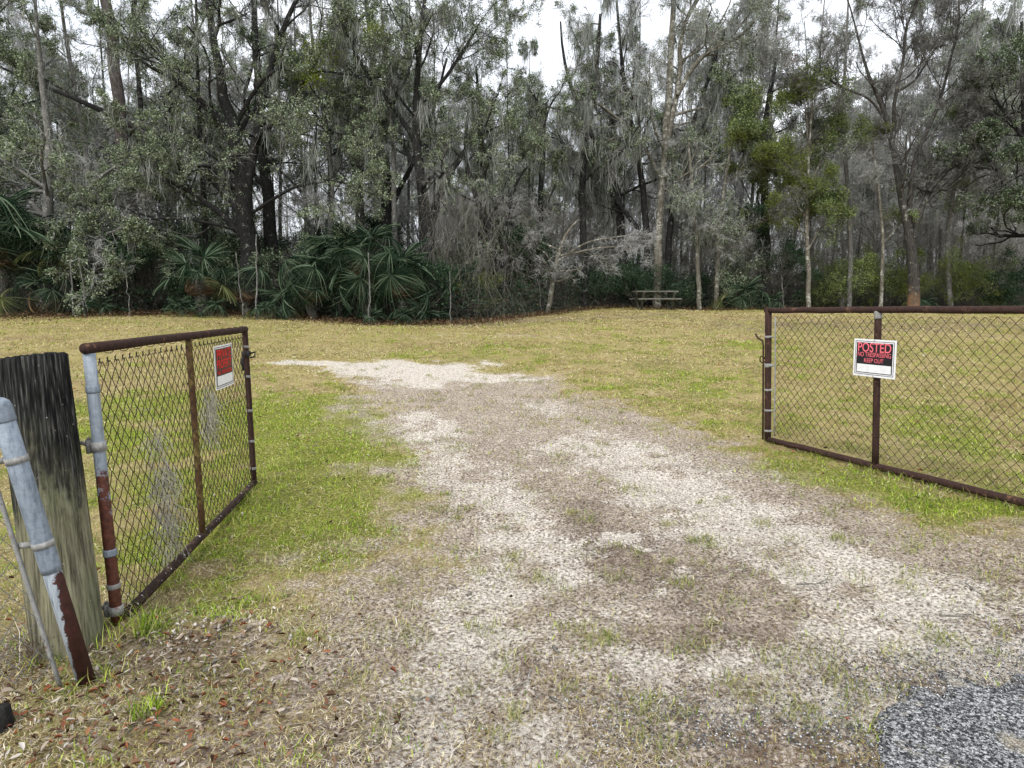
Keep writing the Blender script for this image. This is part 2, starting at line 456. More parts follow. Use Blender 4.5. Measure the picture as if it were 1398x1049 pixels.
def edge_y(x):
    """where the mown field stops and the wood begins"""
    x = np.asarray(x, float)
    return 23.0+.9*np.sin(x*.45)+6.4*sstep(-1.5, 5.5, x)+1.0*sstep(9, 16, x)-.6*sstep(-8, -16, x)

def axis(vals):
    out = [vals[0][0]]
    for a, b, s0, s1 in vals:
        v = a
        while v < b-1e-6:
            t = (v-a)/(b-a); v = min(b, v+s0+(s1-s0)*t); out.append(v)
    return np.array(out)
def build_ground():
    xs = np.r_[-axis([(0, 5.5, .03, .035), (5.5, 24, .05, .5), (24, 420, .6, 60)])[::-1], axis([(0, 5.5, .03, .035), (5.5, 24, .05, .5), (24, 420, .6, 60)])[1:]]
    ys = np.r_[-axis([(0, 60, .5, 15)])[::-1][:-1], axis([(0, 1.2, .2, .06), (1.2, 9, .025, .04), (9, 30, .06, .35), (30, 700, .6, 90)])]
    X, Y = np.meshgrid(xs, ys)
    Z = gz(X, Y)
    corr, sand, green, dark, wood = zones(X, Y)
    near = (1-sstep(9, 16, Y))*(np.abs(X) < 9)
    # little clods, rake marks and turf bumps
    Z = Z+near*((fbm(X, Y, 9, 3, 4)-.5)*.030*(1-.4*sand)+(fbm(X, Y, 22, 2, 8)-.5)*.024)
    Z = Z-.012*sand*near
    mnd = np.exp(-((X+1.28)/.25)**2-((Y-2.72)/.16)**2)
    Z = Z+mnd*(fbm(X, Y, 22, 2, 6)-.5)*.09
    und = (Y < road_y(X)+.02) & (Y > -5.2) & (np.abs(X) < 6.5); Z = np.where(und, gz(X, Y)-.012, Z)
    # wheel ruts
    for st in ([(700, 720, .16), (690, 820, .15), (655, 920, .15), (640, 1080, .15)], [(900, 650, .16), (1060, 742, .15), (1200, 812, .15), (1398, 905, .15)]):
        q = seg_dist(X, Y, stroke(st)); Z = Z-.018*np.exp(-q*q)*near
    Vv = np.stack([X, Y, Z], -1).reshape(-1, 3)
    ny, nx = X.shape
    i = np.arange(ny-1)[:, None]*nx+np.arange(nx-1)[None]
    Fc = np.stack([i, i+1, i+nx+1, i+nx], -1).reshape(-1, 4)
    me = mesh_np('ground', Vv, Fc, True)
    at = me.color_attributes.new('zone_a', 'FLOAT_COLOR', 'POINT')
    at.data.foreach_set('color', np.stack([sand, green, dark, wood], -1).astype(np.float32).ravel())
    at = me.color_attributes.new('zone_b', 'FLOAT_COLOR', 'POINT')
    at.data.foreach_set('color', np.stack([corr, corr, corr, corr*0+1], -1).astype(np.float32).ravel())
    m, nt, out = newmat('ground_cover')
    geo = N(nt, 'ShaderNodeNewGeometry'); pos = geo.outputs['Position']
    A = N(nt, 'ShaderNodeAttribute', attribute_name='zone_a'); B = N(nt, 'ShaderNodeAttribute', attribute_name='zone_b')
    sA = N(nt, 'ShaderNodeSeparateColor'); nt.links.new(A.outputs['Color'], sA.inputs[0])
    sB = N(nt, 'ShaderNodeSeparateColor'); nt.links.new(B.outputs['Color'], sB.inputs[0])
    nf = noise(nt, pos, 60, 6, .75); nm = noise(nt, pos, 14, 5, .7); nl = noise(nt, pos, .7, 6, .7); nvf = noise(nt, pos, 220, 3, .7)
    # dead turf
    dry = ramp(nt, nm, [(.36, (.07, .05, .024)), (.45, (.25, .185, .08)), (.54, (.42, .335, .15)), (.64, (.58, .49, .29))])
    dry2 = ramp(nt, nf, [(.36, (.06, .045, .018)), (.5, (.36, .285, .12)), (.64, (.68, .59, .36))])
    dry = mix(nt, .55, dry, dry2)
    oli = ramp(nt, nl, [(.36, (.17, .165, .055)), (.5, (.40, .325, .15)), (.62, (.23, .155, .085))])
    dry = mix(nt, .5, dry, oli)
    grn = ramp(nt, nf, [(.38, (.03, .045, .008)), (.5, (.17, .21, .025)), (.64, (.42, .44, .09))])
    dirt = ramp(nt, nf, [(.38, (.06, .046, .035)), (.47, (.30, .24, .185)), (.6, (.66, .575, .48))])
    snd = ramp(nt, nf, [(.38, (.11, .09, .07)), (.46, (.42, .365, .30)), (.58, (.86, .79, .69))])
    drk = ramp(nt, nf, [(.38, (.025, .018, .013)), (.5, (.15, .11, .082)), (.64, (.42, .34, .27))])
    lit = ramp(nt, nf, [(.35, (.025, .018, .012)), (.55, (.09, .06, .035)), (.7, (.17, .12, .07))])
    def fac(z, lo, hi, amp=.8, n=nm):
        s = math_(nt, 'MULTIPLY_ADD', math_(nt, 'SUBTRACT', n, .5), amp, z)
        s2 = math_(nt, 'MULTIPLY_ADD', math_(nt, 'SUBTRACT', nf, .5), amp, s)
        return ramp(nt, s2, [(lo, g1(0)), (hi, g1(1))])
    c = mix(nt, fac(sB.outputs[0], .3, .7, 1.2), dry, dirt)
    c = mix(nt, math_(nt, 'MULTIPLY', fac(sA.outputs[1], .28, .8, 1.0), .85), c, grn)
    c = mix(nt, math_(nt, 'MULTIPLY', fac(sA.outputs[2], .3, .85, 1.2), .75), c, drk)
    c = mix(nt, fac(sA.outputs[0], .36, .72, 1.5), c, snd)
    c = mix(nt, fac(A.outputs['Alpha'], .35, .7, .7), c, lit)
    h = math_(nt, 'MULTIPLY_ADD', nvf, .35, nf)
    principled(nt, out, c, 1, h, .9, .02, spec=.05)
    me.materials.append(m)
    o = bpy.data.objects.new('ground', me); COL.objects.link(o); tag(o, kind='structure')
    return o

ROAD_W = sorted([tuple(G(px, py)[:2]) for px, py in ROAD_EDGE[1:]])
def road_y(x):
    """the ragged line where the asphalt ends"""
    x = np.asarray(x, float); ex = np.array([p[0] for p in ROAD_W]); ey = np.array([p[1] for p in ROAD_W])
    y = np.interp(x, np.r_[ex[0]-.34, ex, ex[-1]+3], np.r_[1.5, ey, ey[-1]+.25])
    return y+(fbm(x, x*0+2, 11, 4, 3)-.5)*.26
def build_road():
    xs = np.arange(-6, 7, .012); rows = 40; n = len(xs); ye = road_y(xs)
    t = np.linspace(0, 1, rows)[None]**1.6
    Y = ye[:, None]*(1-t)+(-5.)*t; X = xs[:, None]+0*Y
    X = X+(fbm(X, Y, 12, 2, 2)-.5)*.05
    Z = gz(X, Y)+.004+.007*fbm(X, Y, 9, 3, 4); Z[:, 0] -= .02
    Vv = np.stack([X, Y, Z], -1).reshape(-1, 3)
    i = np.arange(n-1)[:, None]*rows+np.arange(rows-1)[None]
    Fc = np.stack([i, i+1, i+rows+1, i+rows], -1).reshape(-1, 4)
    m, nt, out = newmat('road_asphalt')
    geo = N(nt, 'ShaderNodeNewGeometry'); pos = geo.outputs['Position']
    v = N(nt, 'ShaderNodeTexVoronoi'); v.inputs['Scale'].default_value = 150
    wob = N(nt, 'ShaderNodeVectorMath', operation='ADD'); nn = N(nt, 'ShaderNodeTexNoise'); nn.inputs['Scale'].default_value = 90; nt.links.new(pos, nn.inputs['Vector'])
    sc_ = N(nt, 'ShaderNodeVectorMath', operation='SCALE'); sc_.inputs['Scale'].default_value = .02; nt.links.new(nn.outputs['Color'], sc_.inputs[0])
    nt.links.new(pos, wob.inputs[0]); nt.links.new(sc_.outputs[0], wob.inputs[1]); nt.links.new(wob.outputs[0], v.inputs['Vector'])
    sep = N(nt, 'ShaderNodeSeparateColor'); nt.links.new(v.outputs['Color'], sep.inputs[0])
    nq = noise(nt, pos, 75, 4, .65)
    tone = math_(nt, 'MULTIPLY_ADD', nq, 1.6, math_(nt, 'MULTIPLY', sep.outputs[0], .5))
    stone = ramp(nt, tone, [(.80, (.03, .034, .042)), (.98, (.09, .10, .115)), (1.0, (.34, .35, .37))])
    stone = ramp(nt, math_(nt, 'MULTIPLY', tone, .6), [(.50, (.032, .033, .036)), (.59, (.11, .112, .118)), (.66, (.33, .33, .33)), (.79, (.70, .70, .69))])
    gap = ramp(nt, v.outputs['Distance'], [(.5, g1(0)), (.8, g1(.6))])
    c = mix(nt, gap, stone, (.028, .03, .036))
    nb = noise(nt, pos, 7, 5, .7)
    sandf = ramp(nt, nb, [(.56, g1(0)), (.66, g1(1))])
    c = mix(nt, math_(nt, 'MULTIPLY', sandf, .8), c, ramp(nt, noise(nt, pos, 120, 3), [(.35, (.25, .2, .14)), (.6, (.6, .54, .42))]))
    principled(nt, out, c, .9, math_(nt, 'SUBTRACT', 1, v.outputs['Distance']), 1, .012, spec=.2)
    o = link('road', mesh_np('road', Vv, Fc[:, ::-1], True), m); tag(o, kind='structure')
build_ground()
build_road()

# ------------------------------------------------------------------ turf, thatch and litter
def blades(rng, x, y, L, Wd, flat, curl=.3):
    """three-point bent blades; flat 0 = upright, 1 = lying"""
    n = len(x); z = gz(x, y)+.004
    a = rng.uniform(0, 2*PI, n); el = np.clip((1-flat)*rng.uniform(.6, 1.45, n)+flat*rng.uniform(-.02, .35, n), 0, 1.5)
    hd = np.stack([np.cos(a), np.sin(a), 0*a], 1); s = np.stack([-np.sin(a), np.cos(a), 0*a], 1)
    d = hd*np.cos(el)[:, None]; d[:, 2] = np.sin(el)
    p0 = np.stack([x, y, z], 1); L = L[:, None]; Wd = Wd[:, None]
    bend = rng.uniform(-.2, 1, n)[:, None]*curl
    p1 = p0+d*L*.55; d2 = d+hd*bend; d2[:, 2] -= bend[:, 0]*.9
    side = rng.normal(0, .25, (n, 1)); p2 = p1+norm(d2+s*side)*L*.45
    gzf = gz(p2[:, 0], p2[:, 1])+.003; p2[:, 2] = np.maximum(p2[:, 2], gzf)
    v = np.stack([p0-s*Wd*.5, p0+s*Wd*.5, p1+s*Wd*.42, p1-s*Wd*.42, p2], 1)
    q = np.arange(n)[:, None]*5
    tri = np.concatenate([q+np.array([0, 1, 2]), q+np.array([0, 2, 3]), q+np.array([3, 2, 4])], 1).reshape(-1, 3)
    return v.reshape(-1, 3), tri
def sample_ground(rng, n, ymin=1.6, ymax=22, power=1.35):
    """more samples near by, where single blades can be told apart"""
    u = rng.random(n); a, b = ymin**(1-power), ymax**(1-power)
    y = (a+(b-a)*u)**(1/(1-power))
    x = rng.uniform(-1, 1, n)*(.98*y+.8)
    return x, y
def road_mask(x, y):
    return y < road_y(x)-.02
def scatter(seed, n, keep, L, Wd, flat, mat, name, label_kind, ymax=22, power=1.35, far=.055, curl=.3):
    rng = np.random.default_rng(seed)
    x, y = sample_ground(rng, n, 1.6, ymax, power)
    z = zones(x, y)
    k = rng.random(n) < keep(x, y, *z)
    k &= ~road_mask(x, y)
    x, y = x[k], y[k]; m = len(x)
    sc = 1+np.maximum(y-3, 0)*far*1.2
    Ls = L*rng.uniform(.45, 1.5, m)*sc; Ws = Wd*rng.uniform(.6, 1.4, m)*(1+np.maximum(y-3, 0)*.22)
    v, t = blades(rng, x, y, Ls, Ws, flat, curl)
    o = link(name, mesh_np(name, v, t), mat); tag(o, cat=None, kind='stuff', label=label_kind)
    return o
M['blade_green'] = mat_leaf('green_blade', [(0, (.05, .09, .01)), (.45, (.19, .33, .02)), (.8, (.46, .60, .06)), (1, (.66, .64, .28))], .3)
M['blade_dry'] = mat_leaf('dry_blade', [(0, (.09, .065, .025)), (.35, (.31, .235, .10)), (.75, (.62, .52, .29)), (1, (.88, .80, .56))], .2, (.36, .30, .10), .55)
M['thatch'] = mat_leaf('thatch', [(0, (.05, .035, .025)), (.4, (.22, .165, .12)), (.75, (.44, .375, .29)), (1, (.80, .75, .67))], .1, (.16, .11, .075), 1.6)
M['litter'] = mat_leaf('leaf_litter', [(0, (.05, .03, .02)), (.2, (.12, .07, .045)), (.32, (.27, .085, .045)), (.42, (.30, .15, .08)), (.55, (.22, .15, .10)), (.8, (.38, .32, .26)), (1, (.58, .54, .48))], .1)
scatter(21, 420000, lambda x, y, c, s, g, d, w: np.clip(.10+1.2*g, 0, 1)*(1-.9*s)*(1-.7*c)*(1-w)*(1-.6*d)*(.15+.85*sstep(.44, .54, fbm(x, y, 5, 3, 3))), .026, .0028, .12,
        M['blade_green'], 'green_grass', 'short green grass in patches across the turf', curl=.5)
scatter(22, 560000, lambda x, y, c, s, g, d, w: np.clip(.9-.35*g, 0, 1)*(1-.95*s)*(1-.74*c)*(1-w)*(1-.7*d)*(.35+.65*sstep(.42, .52, fbm(x, y, 3.2, 3, 27))), .028, .0024, .8,
        M['blade_dry'], 'dry_grass', 'straw-coloured winter grass over the field')
scatter(23, 330000, lambda x, y, c, s, g, d, w: np.clip(.45+.45*c+.7*d, 0, 1)*(1-.75*s)*(1-w*.8)*(.12+.6*sstep(.47, .55, .5*fbm(x, y, 4, 3, 7)+.5*fbm(x, y, 1.1, 3, 17))), .028, .0024, .97,
        M['thatch'], 'dead_thatch', 'grey-brown thatch and plant scraps on the track', ymax=22)
scatter(24, 45000, lambda x, y, c, s, g, d, w: .8*(x < -.2)*sstep(3.9, 2.2, y)*(1-.8*s)*(1-.9*sstep(-.9, -.1, x)), .036, .0034, .95,
        M['thatch'], 'bleached_straw', 'bleached broken straw under the left gate', ymax=5)
M['field_straw'] = mat_leaf('field_straw', [(0, (.05, .035, .018)), (.3, (.17, .13, .045)), (.55, (.41, .34, .11)), (.8, (.66, .58, .26)), (1, (.86, .80, .50))], .15, (.30, .33, .06), .4)
scatter(25, 300000, lambda x, y, c, s, g, d, w: (1-.95*s)*(1-.85*c)*(1-.8*w)*(.3+.7*sstep(.40, .54, fbm(x, y, 2.1, 4, 37)))*sstep(4, 7, y), .042, .0030, .88,
        M['field_straw'], 'field_straw', 'matted straw and brown grass out in the field', ymax=30, power=.45)
# clumps of tougher grass standing in the track
def tufts():
    rng = np.random.default_rng(5)
    spots = [(845, 790, .06), (740, 795, .04), (800, 715, .05), (1110, 905, .07), (1140, 935, .06), (1090, 1000, .06), (600, 700, .05), (700, 765, .04), (830, 875, .05),
             (485, 935, .05), (960, 740, .04), (1150, 740, .04), (1230, 905, .05), (560, 880, .05), (1060, 905, .06), (955, 885, .05), (660, 560, .12), (580, 545, .15), (720, 560, .12),
             (620, 615, .08), (760, 625, .07), (860, 670, .06), (1020, 960, .06), (900, 1030, .05), (780, 870, .05), (210, 970, .07), (300, 960, .06), (95, 1010, .07), (120, 960, .06),
             (520, 1000, .05), (420, 870, .06), (1290, 880, .05), (1350, 790, .06), (1180, 1005, .05), (930, 800, .05), (1040, 720, .04)]
    xs = []; ys = []
    for px, py, r in spots:
        g = G(px, py); k = 90
        xs.append(g[0]+rng.normal(0, r, k)); ys.append(g[1]+rng.normal(0, r, k))
    for i in range(620):
        y = rng.uniform(2.0, 15); x = rng.uniform(-.55, .8)*y; r = rng.uniform(.015, .07)*(1+.05*y); k = 34
        xs.append(x+rng.normal(0, r, k)); ys.append(y+rng.normal(0, r, k))
    x = np.concatenate(xs); y = np.concatenate(ys); k = ~road_mask(x, y); x, y = x[k], y[k]
    v, t = blades(rng, x, y, rng.uniform(.02, .06, len(x)), rng.uniform(.0016, .003, len(x))*(1+.12*y), .25, .6)
    m = mat_leaf('tuft_blade', [(0, (.10, .13, .03)), (.5, (.24, .27, .08)), (1, (.5, .44, .2))], .3)
    o = link('grass_tufts', mesh_np('grass_tufts', v, t), m); tag(o, kind='stuff', label='small green tufts of grass dotted over the sandy track')
tufts()
def leaf_litter():
    rng = np.random.default_rng(8)
    n = 2600; y = 1.7+rng.random(n)**1.4*18; x = rng.uniform(-1, 1, n)*(.85*y+.5)
    keep = rng.random(n) < np.where(x < -.15*y-.2, .5, np.where(zones(x, y)[0] > .4, .05, .4))
    sp_ = stroke([(190, 905, .3), (240, 960, .3), (300, 980, .4), (60, 985, .3), (190, 1010, .3)])
    q = 900; cx = np.array(sp_)[rng.integers(0, 5, q)]
    x = np.r_[x[keep], cx[:, 0]+rng.normal(0, .38, q)]; y = np.r_[y[keep], cx[:, 1]+rng.normal(0, .28, q)]
    ok = ~road_mask(x, y); x = x[ok]; y = y[ok]; n = len(x)
    z = gz(x, y)+.02
    a = rng.uniform(0, 2*PI, n); tl = rng.normal(0, .28, n)
    d = np.stack([np.cos(a), np.sin(a), tl], 1); s = np.stack([-np.sin(a), np.cos(a), rng.normal(0, .35, n)], 1)
    L = (rng.uniform(.012, .042, n)*(1+.05*np.maximum(y-4, 0)))[:, None]; w = L*rng.uniform(.2, .42, n)[:, None]; p = np.stack([x, y, z], 1)
    c = np.array([0, 0, 1.])[None]*rng.uniform(-.006, .014, n)[:, None]
    v = np.stack([p-d*L*.5, p-d*L*.2+s*w*.5+c, p+d*L*.22+s*w*.42+c, p+d*L*.5, p+d*L*.22-s*w*.42+c, p-d*L*.2-s*w*.5+c, p], 1).reshape(-1, 3)
    b = np.arange(n)[:, None]*7
    f = np.concatenate([b+np.array([6, i, (i+1) % 6]) for i in range(6)], 1).reshape(-1, 3)
    o = link('fallen_leaves', mesh_np('fallen_leaves', v, f), M['litter']); tag(o, kind='stuff', label='rust-red and tan fallen leaves scattered on the ground')
leaf_litter()
def clods():
    rng = np.random.default_rng(9)
    V_ = []; F_ = []
    ico_v = np.array([(1, 0, 0), (-1, 0, 0), (0, 1, 0), (0, -1, 0), (0, 0, 1), (0, 0, -1)], float)
    ico_f = np.array([(0, 2, 4), (2, 1, 4), (1, 3, 4), (3, 0, 4), (2, 0, 5), (1, 2, 5), (3, 1, 5), (0, 3, 5)])
    n = 5200; y = 1.6+rng.random(n)**1.8*7; x = rng.uniform(-.9, .9, n)*y
    zz = zones(x, y); k = (rng.random(n) < .15+.6*zz[0]) & ~road_mask(x, y); x, y = x[k], y[k]
    m_ = 260; x = np.r_[x, rng.normal(-1.28, .17, m_)]; y = np.r_[y, rng.normal(2.72, .1, m_)]
    n = len(x); r = rng.uniform(.0015, .006, n); r[-m_:] *= 2.2
    v = ico_v[None]*rng.uniform(.5, 1.4, (n, 6, 1))*r[:, None, None]
    v = v+np.stack([x, y, gz(x, y)+r*.4+.003], 1)[:, None]
    f = ico_f[None]+np.arange(n)[:, None, None]*6
    m, nt, out = newmat('clod'); geo = N(nt, 'ShaderNodeNewGeometry')
    principled(nt, out, ramp(nt, geo.outputs['Random Per Island'], [(0, (.05, .04, .035)), (.5, (.2, .16, .13)), (1, (.55, .5, .44))]), 1)
    o = link('dirt_crumbs', mesh_np('dirt_crumbs', v.reshape(-1, 3), f.reshape(-1, 3)), m); tag(o, kind='stuff', label='crumbs of earth and grit on the sandy track')
clods()
def gravel():
    rng = np.random.default_rng(19)
    ico_v = np.array([(1, 0, 0), (-1, 0, 0), (0, 1, 0), (0, -1, 0), (0, 0, .7), (0, 0, -.7)], float)
    ico_f = np.array([(0, 2, 4), (2, 1, 4), (1, 3, 4), (3, 0, 4), (2, 0, 5), (1, 2, 5), (3, 1, 5), (0, 3, 5)])
    n = 9000; x = rng.uniform(.2, 3.4, n); y = road_y(x)+np.abs(rng.normal(0, .24, n))-.06
    q = 2600; x = np.r_[x, rng.normal(.75, .45, q)]; y = np.r_[y, 1.95+np.abs(rng.normal(0, .22, q))]; n = len(x)
    k = fbm(x, y, 6, 2, 3) > .42; x, y = x[k], y[k]; n = len(x)
    r = rng.uniform(.0015, .0055, n)
    v = ico_v[None]*rng.uniform(.6, 1.3, (n, 6, 1))*r[:, None, None]+np.stack([x, y, gz(x, y)+.010+r*.3], 1)[:, None]
    f = ico_f[None]+np.arange(n)[:, None, None]*6
    m, nt, out = newmat('gravel'); geo = N(nt, 'ShaderNodeNewGeometry')
    principled(nt, out, ramp(nt, geo.outputs['Random Per Island'], [(0, (.03, .031, .034)), (.6, (.12, .12, .122)), (1, (.6, .6, .6))]), .9)
    o = link('loose_gravel', mesh_np('loose_gravel', v.reshape(-1, 3), f.reshape(-1, 3)), m); tag(o, kind='stuff', label='dark and pale loose gravel along the broken asphalt edge')
gravel()
#@@GATES
# ------------------------------------------------------------------ gate materials
def mat_metal(name, base, base2, rust, amount, scale=9, zfade=None, rough=.7, spec=.3, spots=None):
    """weathered pipe: clean colour and rust in ragged patches; zfade=(z_lo,z_hi) more rust below"""
    m, nt, out = newmat(name)
    geo = N(nt, 'ShaderNodeNewGeometry'); pos = geo.outputs['Position']
    n1 = noise(nt, pos, scale*6, 5, .7); n2 = noise(nt, pos, scale, 8, .8)
    v = mapping(nt, pos, (1, 1, .12)); n4 = noise(nt, v, scale*9, 3, .6)
    c = mix(nt, .5, ramp(nt, n1, [(.35, base), (.65, base2)]), ramp(nt, n4, [(.35, base), (.65, base2)]))
    r = ramp(nt, n1, [(.3, tuple(a*.45 for a in rust)), (.5, rust), (.7, tuple(min(1, a*1.7) for a in rust))])
    s = n2
    if zfade:
        sx = N(nt, 'ShaderNodeSeparateXYZ'); nt.links.new(pos, sx.inputs[0])
        mr = N(nt, 'ShaderNodeMapRange'); mr.inputs[1].default_value = zfade[0]; mr.inputs[2].default_value = zfade[1]
        mr.inputs[3].default_value = zfade[2]; mr.inputs[4].default_value = zfade[3]
        nt.links.new(sx.outputs[2], mr.inputs[0]); s = math_(nt, 'ADD', n2, mr.outputs[0])
    f = ramp(nt, s, [(amount-.02, g1(0)), (amount+.035, g1(1))])
    c = mix(nt, f, c, r)
    if spots:
        n5 = noise(nt, pos, 38, 3, .5); fs = ramp(nt, n5, [(.66, g1(0)), (.69, g1(1))]); c = mix(nt, fs, c, spots)
    principled(nt, out, c, rough, n1, .5, .004, spec=spec); return m
M['galv'] = mat_metal('galvanised_pipe', (.11, .135, .165), (.27, .31, .355), (.13, .05, .03), .68, rough=.55)
M['stile'] = mat_metal('hinge_stile_metal', (.15, .18, .215), (.32, .36, .40), (.085, .028, .017), .62, 7, (.30, .95, .50, -.16), .6)
M['rust'] = mat_metal('rusted_pipe', (.022, .013, .011), (.062, .033, .026), (.12, .065, .04), .60, 9, rough=.85, spec=.15)
M['rust_lichen'] = mat_metal('rusted_pipe_lichen', (.02, .014, .012), (.055, .035, .028), (.10, .065, .045), .56, 9, rough=.9, spec=.1, spots=(.62, .60, .56))
M['rust_olive'] = mat_metal('rusted_bar', (.05, .025, .015), (.09, .05, .022), (.12, .09, .03), .5, 6, rough=.85, spec=.15)
M['wire'] = mat_metal('gate_wire', (.016, .012, .010), (.045, .034, .027), (.10, .055, .03), .55, 12, rough=.75, spec=.2)
M['wire_grey'] = mat_metal('fence_wire', (.10, .10, .10), (.24, .24, .23), (.10, .07, .05), .6, 12, rough=.6)
M['clamp'] = mat_metal('clamp_band', (.16, .16, .15), (.34, .33, .31), (.12, .06, .04), .6, 14, rough=.6)
M['black_iron'] = mat_metal('latch_iron', (.012, .012, .014), (.035, .033, .033), (.07, .04, .03), .62, 14, rough=.6)

def flat(name, col, rough=.5):
    m, nt, out = newmat(name); geo = N(nt, 'ShaderNodeNewGeometry')
    n = noise(nt, geo.outputs['Position'], 35, 4, .7)
    principled(nt, out, ramp(nt, n, [(.25, tuple(c*.8 for c in col)), (.6, col)]), rough); return m
M['sign_white'] = flat('sign_white', (.82, .82, .82)); M['sign_black'] = flat('sign_black', (.014, .012, .016), .4)
M['sign_pink'] = flat('faded_red_print', (.85, .16, .2)); M['sign_red'] = flat('red_print', (.75, .015, .015)); M['screw'] = flat('screw', (.3, .3, .3))

def V(a): return Vector([float(x) for x in a])
def wires(A, B, C_, D, diag_w, diag_h, rad, rng, bulge=.006):
    """chain-link net filling quad A(top left) B(top right) C(bottom right) D(bottom left): zigzag wires"""
    A, B, C_, D = [np.array(q, float) for q in (A, B, C_, D)]
    wl = (np.linalg.norm(B-A)+np.linalg.norm(C_-D))/2; hl = (np.linalg.norm(D-A)+np.linalg.norm(C_-B))/2
    nw = int(round(wl/(diag_w/2))); nh = int(round(hl/(diag_h/2)))
    nrm = norm(np.cross(B-A, D-A)[None])[0]
    K = nh+1; PPs = []
    j = np.arange(K)
    gx, gy = np.meshgrid(np.arange(nw+2), j, indexing='ij')
    jit = rng.normal(0, .06, (nw+2, K, 2))
    for i in range(nw):
        off = (j+i) % 2
        cx = i+off
        uu = (cx+jit[np.clip(cx, 0, nw+1), j, 0])/nw; vv = (j+jit[np.clip(cx, 0, nw+1), j, 1])/nh
        uu = np.clip(uu, 0, 1); vv = np.clip(vv, 0, 1)
        q = (A[None]*(1-uu)[:, None]+B[None]*uu[:, None])*(1-vv)[:, None]+(D[None]*(1-uu)[:, None]+C_[None]*uu[:, None])*vv[:, None]
        z = rad*.9*np.where((j % 2) == 0, 1, -1)*(1 if i % 2 else -1)
        q = q+nrm[None]*(z+bulge*np.sin(uu*7+vv*4+i*.02))[:, None]
        PPs.append(q)
    PP = np.stack(PPs); return tubes(PP, np.full(PP.shape[:2], rad), 4)
def lerp(a, b, t): return np.array(a)*(1-t)+np.array(b)*t
def pipe(name, a, b, r, mat, par, base, n=14, wob=.0, segs=8, rng=np.random.default_rng(2)):
    mb = MB(); pts = [lerp(a, b, t) for t in np.linspace(0, 1, segs)]
    if wob:
        for i in range(1, segs-1): pts[i] = pts[i]+rng.normal(0, wob, 3)
    mb.tube([p-base for p in pts], r, n); return mb.build(name, mat, par, True)
def ring(name, c, ax, r, h, mat, par, base, lug=None):
    mb = MB(); ax = norm(np.array(ax)[None])[0]
    mb.tube([c-ax*h/2-base, c-ax*h*.3-base, c+ax*h*.3-base, c+ax*h/2-base], [r*.985, r*1.03, r*1.03, r*.985], 16)
    if lug is not None:
        l = norm(np.array(lug)[None])[0]; q = c+l*r*1.35-base
        mb.tube([c+l*r*.9-base, c+l*r*2.0-base], h*.34, 6)
        s = np.cross(l, ax); mb.tube([q-s*r*.75, q+s*r*.75], h*.22, 6)
    return mb.build(name, mat, par, True)

# ---- left gate
yn, yf = 2.80, 5.02
LT_n, LB_n = P(121, 478, yn), P(161, 856, yn)
LT_f, LB_f = P(334, 450, yf), P(347, 660, yf)
base = np.array([LB_n[0], LB_n[1], float(gz(LB_n[0], LB_n[1]))])
gl = empty('chain_link_gate', base, 'open left gate, rusty chain-link frame with a peeling blue-grey hinge pipe', 'gate')
up_n = norm((LT_n-LB_n)[None])[0]; up_f = norm((LT_f-LB_f)[None])[0]; ga = norm((LB_f-LB_n)[None])[0]; gn = norm(np.cross(ga, up_n)[None])[0]
pipe('hinge_stile', LB_n-up_n*.03, LT_n-up_n*.015, .0245, M['stile'], gl, base)
pipe('end_stile', LB_f-up_f*.01, LT_f, .0215, M['rust'], gl, base)
pipe('top_rail', LT_n-ga*.03+up_n*.008, LT_f+ga*.015, .0235, M['rust'], gl, base, wob=.0015)
pipe('bottom_rail', LB_n+ga*.02+up_n*.015, LB_f+ga*.01+up_f*.005, .024, M['rust_lichen'], gl, base, wob=.002)
tm = .655
MT, MBt = lerp(LT_n, LT_f, .50), lerp(LB_n, LB_f, .475)
# centre bar found from where it stands in the photo
def on_gate(a, b, px):
    lo, hi = 0., 1.
    for _ in range(40):
        m = (lo+hi)/2; q = lerp(a, b, m)-CAM; x = W0/2+F0*(q@RT)/(q@FWD)
        if x < px: lo = m
        else: hi = m
    return lerp(a, b, lo)
MT, MBt = on_gate(LT_n, LT_f, 257), on_gate(LB_n, LB_f, 277)
pipe('centre_bar', MBt, MT, .0185, M['rust_olive'], gl, base)
rng = np.random.default_rng(4)
def mesh_part(a, b, c, d, par, base, mat, rad=.0021, name='wire_mesh'):
    v, f = wires(a, b, c, d, .074, .082, rad, rng); return link(name, mesh_np(name, v-base, f, True), mat, par)
e = .03
off = gn*.0
mesh_part(LT_n-up_n*.06+ga*e, LT_f-up_f*.055-ga*.05, LB_f+up_f*.045-ga*.05, LB_n+up_n*.05+ga*e, gl, base, M['wire'])
# coarse wraps of the net around the top rail, and twisted tops
mb = MB()
for t in np.linspace(.07, .96, 15):
    c = lerp(LT_n, LT_f, t)-base; ph = [2*PI*k/10 for k in range(11)]
    mb.tube([c+gn*math.cos(a)*.0265+up_n*math.sin(a)*.0265+ga*(.012*k/10) for k, a in enumerate(ph)], .0016, 4)
mb.build('tie_wires', M['wire'], gl)
mb = MB(); nt_ = int(np.linalg.norm(LT_f-LT_n)/.074)
for i in range(nt_):
    t = (i+.5)/nt_*.95+.02; c = lerp(LT_n-up_n*.058, LT_f-up_f*.05, t)-base
    mb.tube([c-ga*.012-up_n*.012, c+up_n*.008, c+ga*.006+up_n*.016, c-ga*.006+up_n*.012, c+ga*.01-up_n*.01], .0026, 4)
kn = mb.build('wire_mesh', M['wire'], gl)
wm = [o for o in gl.children if o.name.startswith('wire_mesh') and o is not kn][0]
bmj = bmesh.new(); bmj.from_mesh(wm.data); bmj.from_mesh(kn.data); bmj.to_mesh(wm.data); bmj.free(); bpy.data.objects.remove(kn)
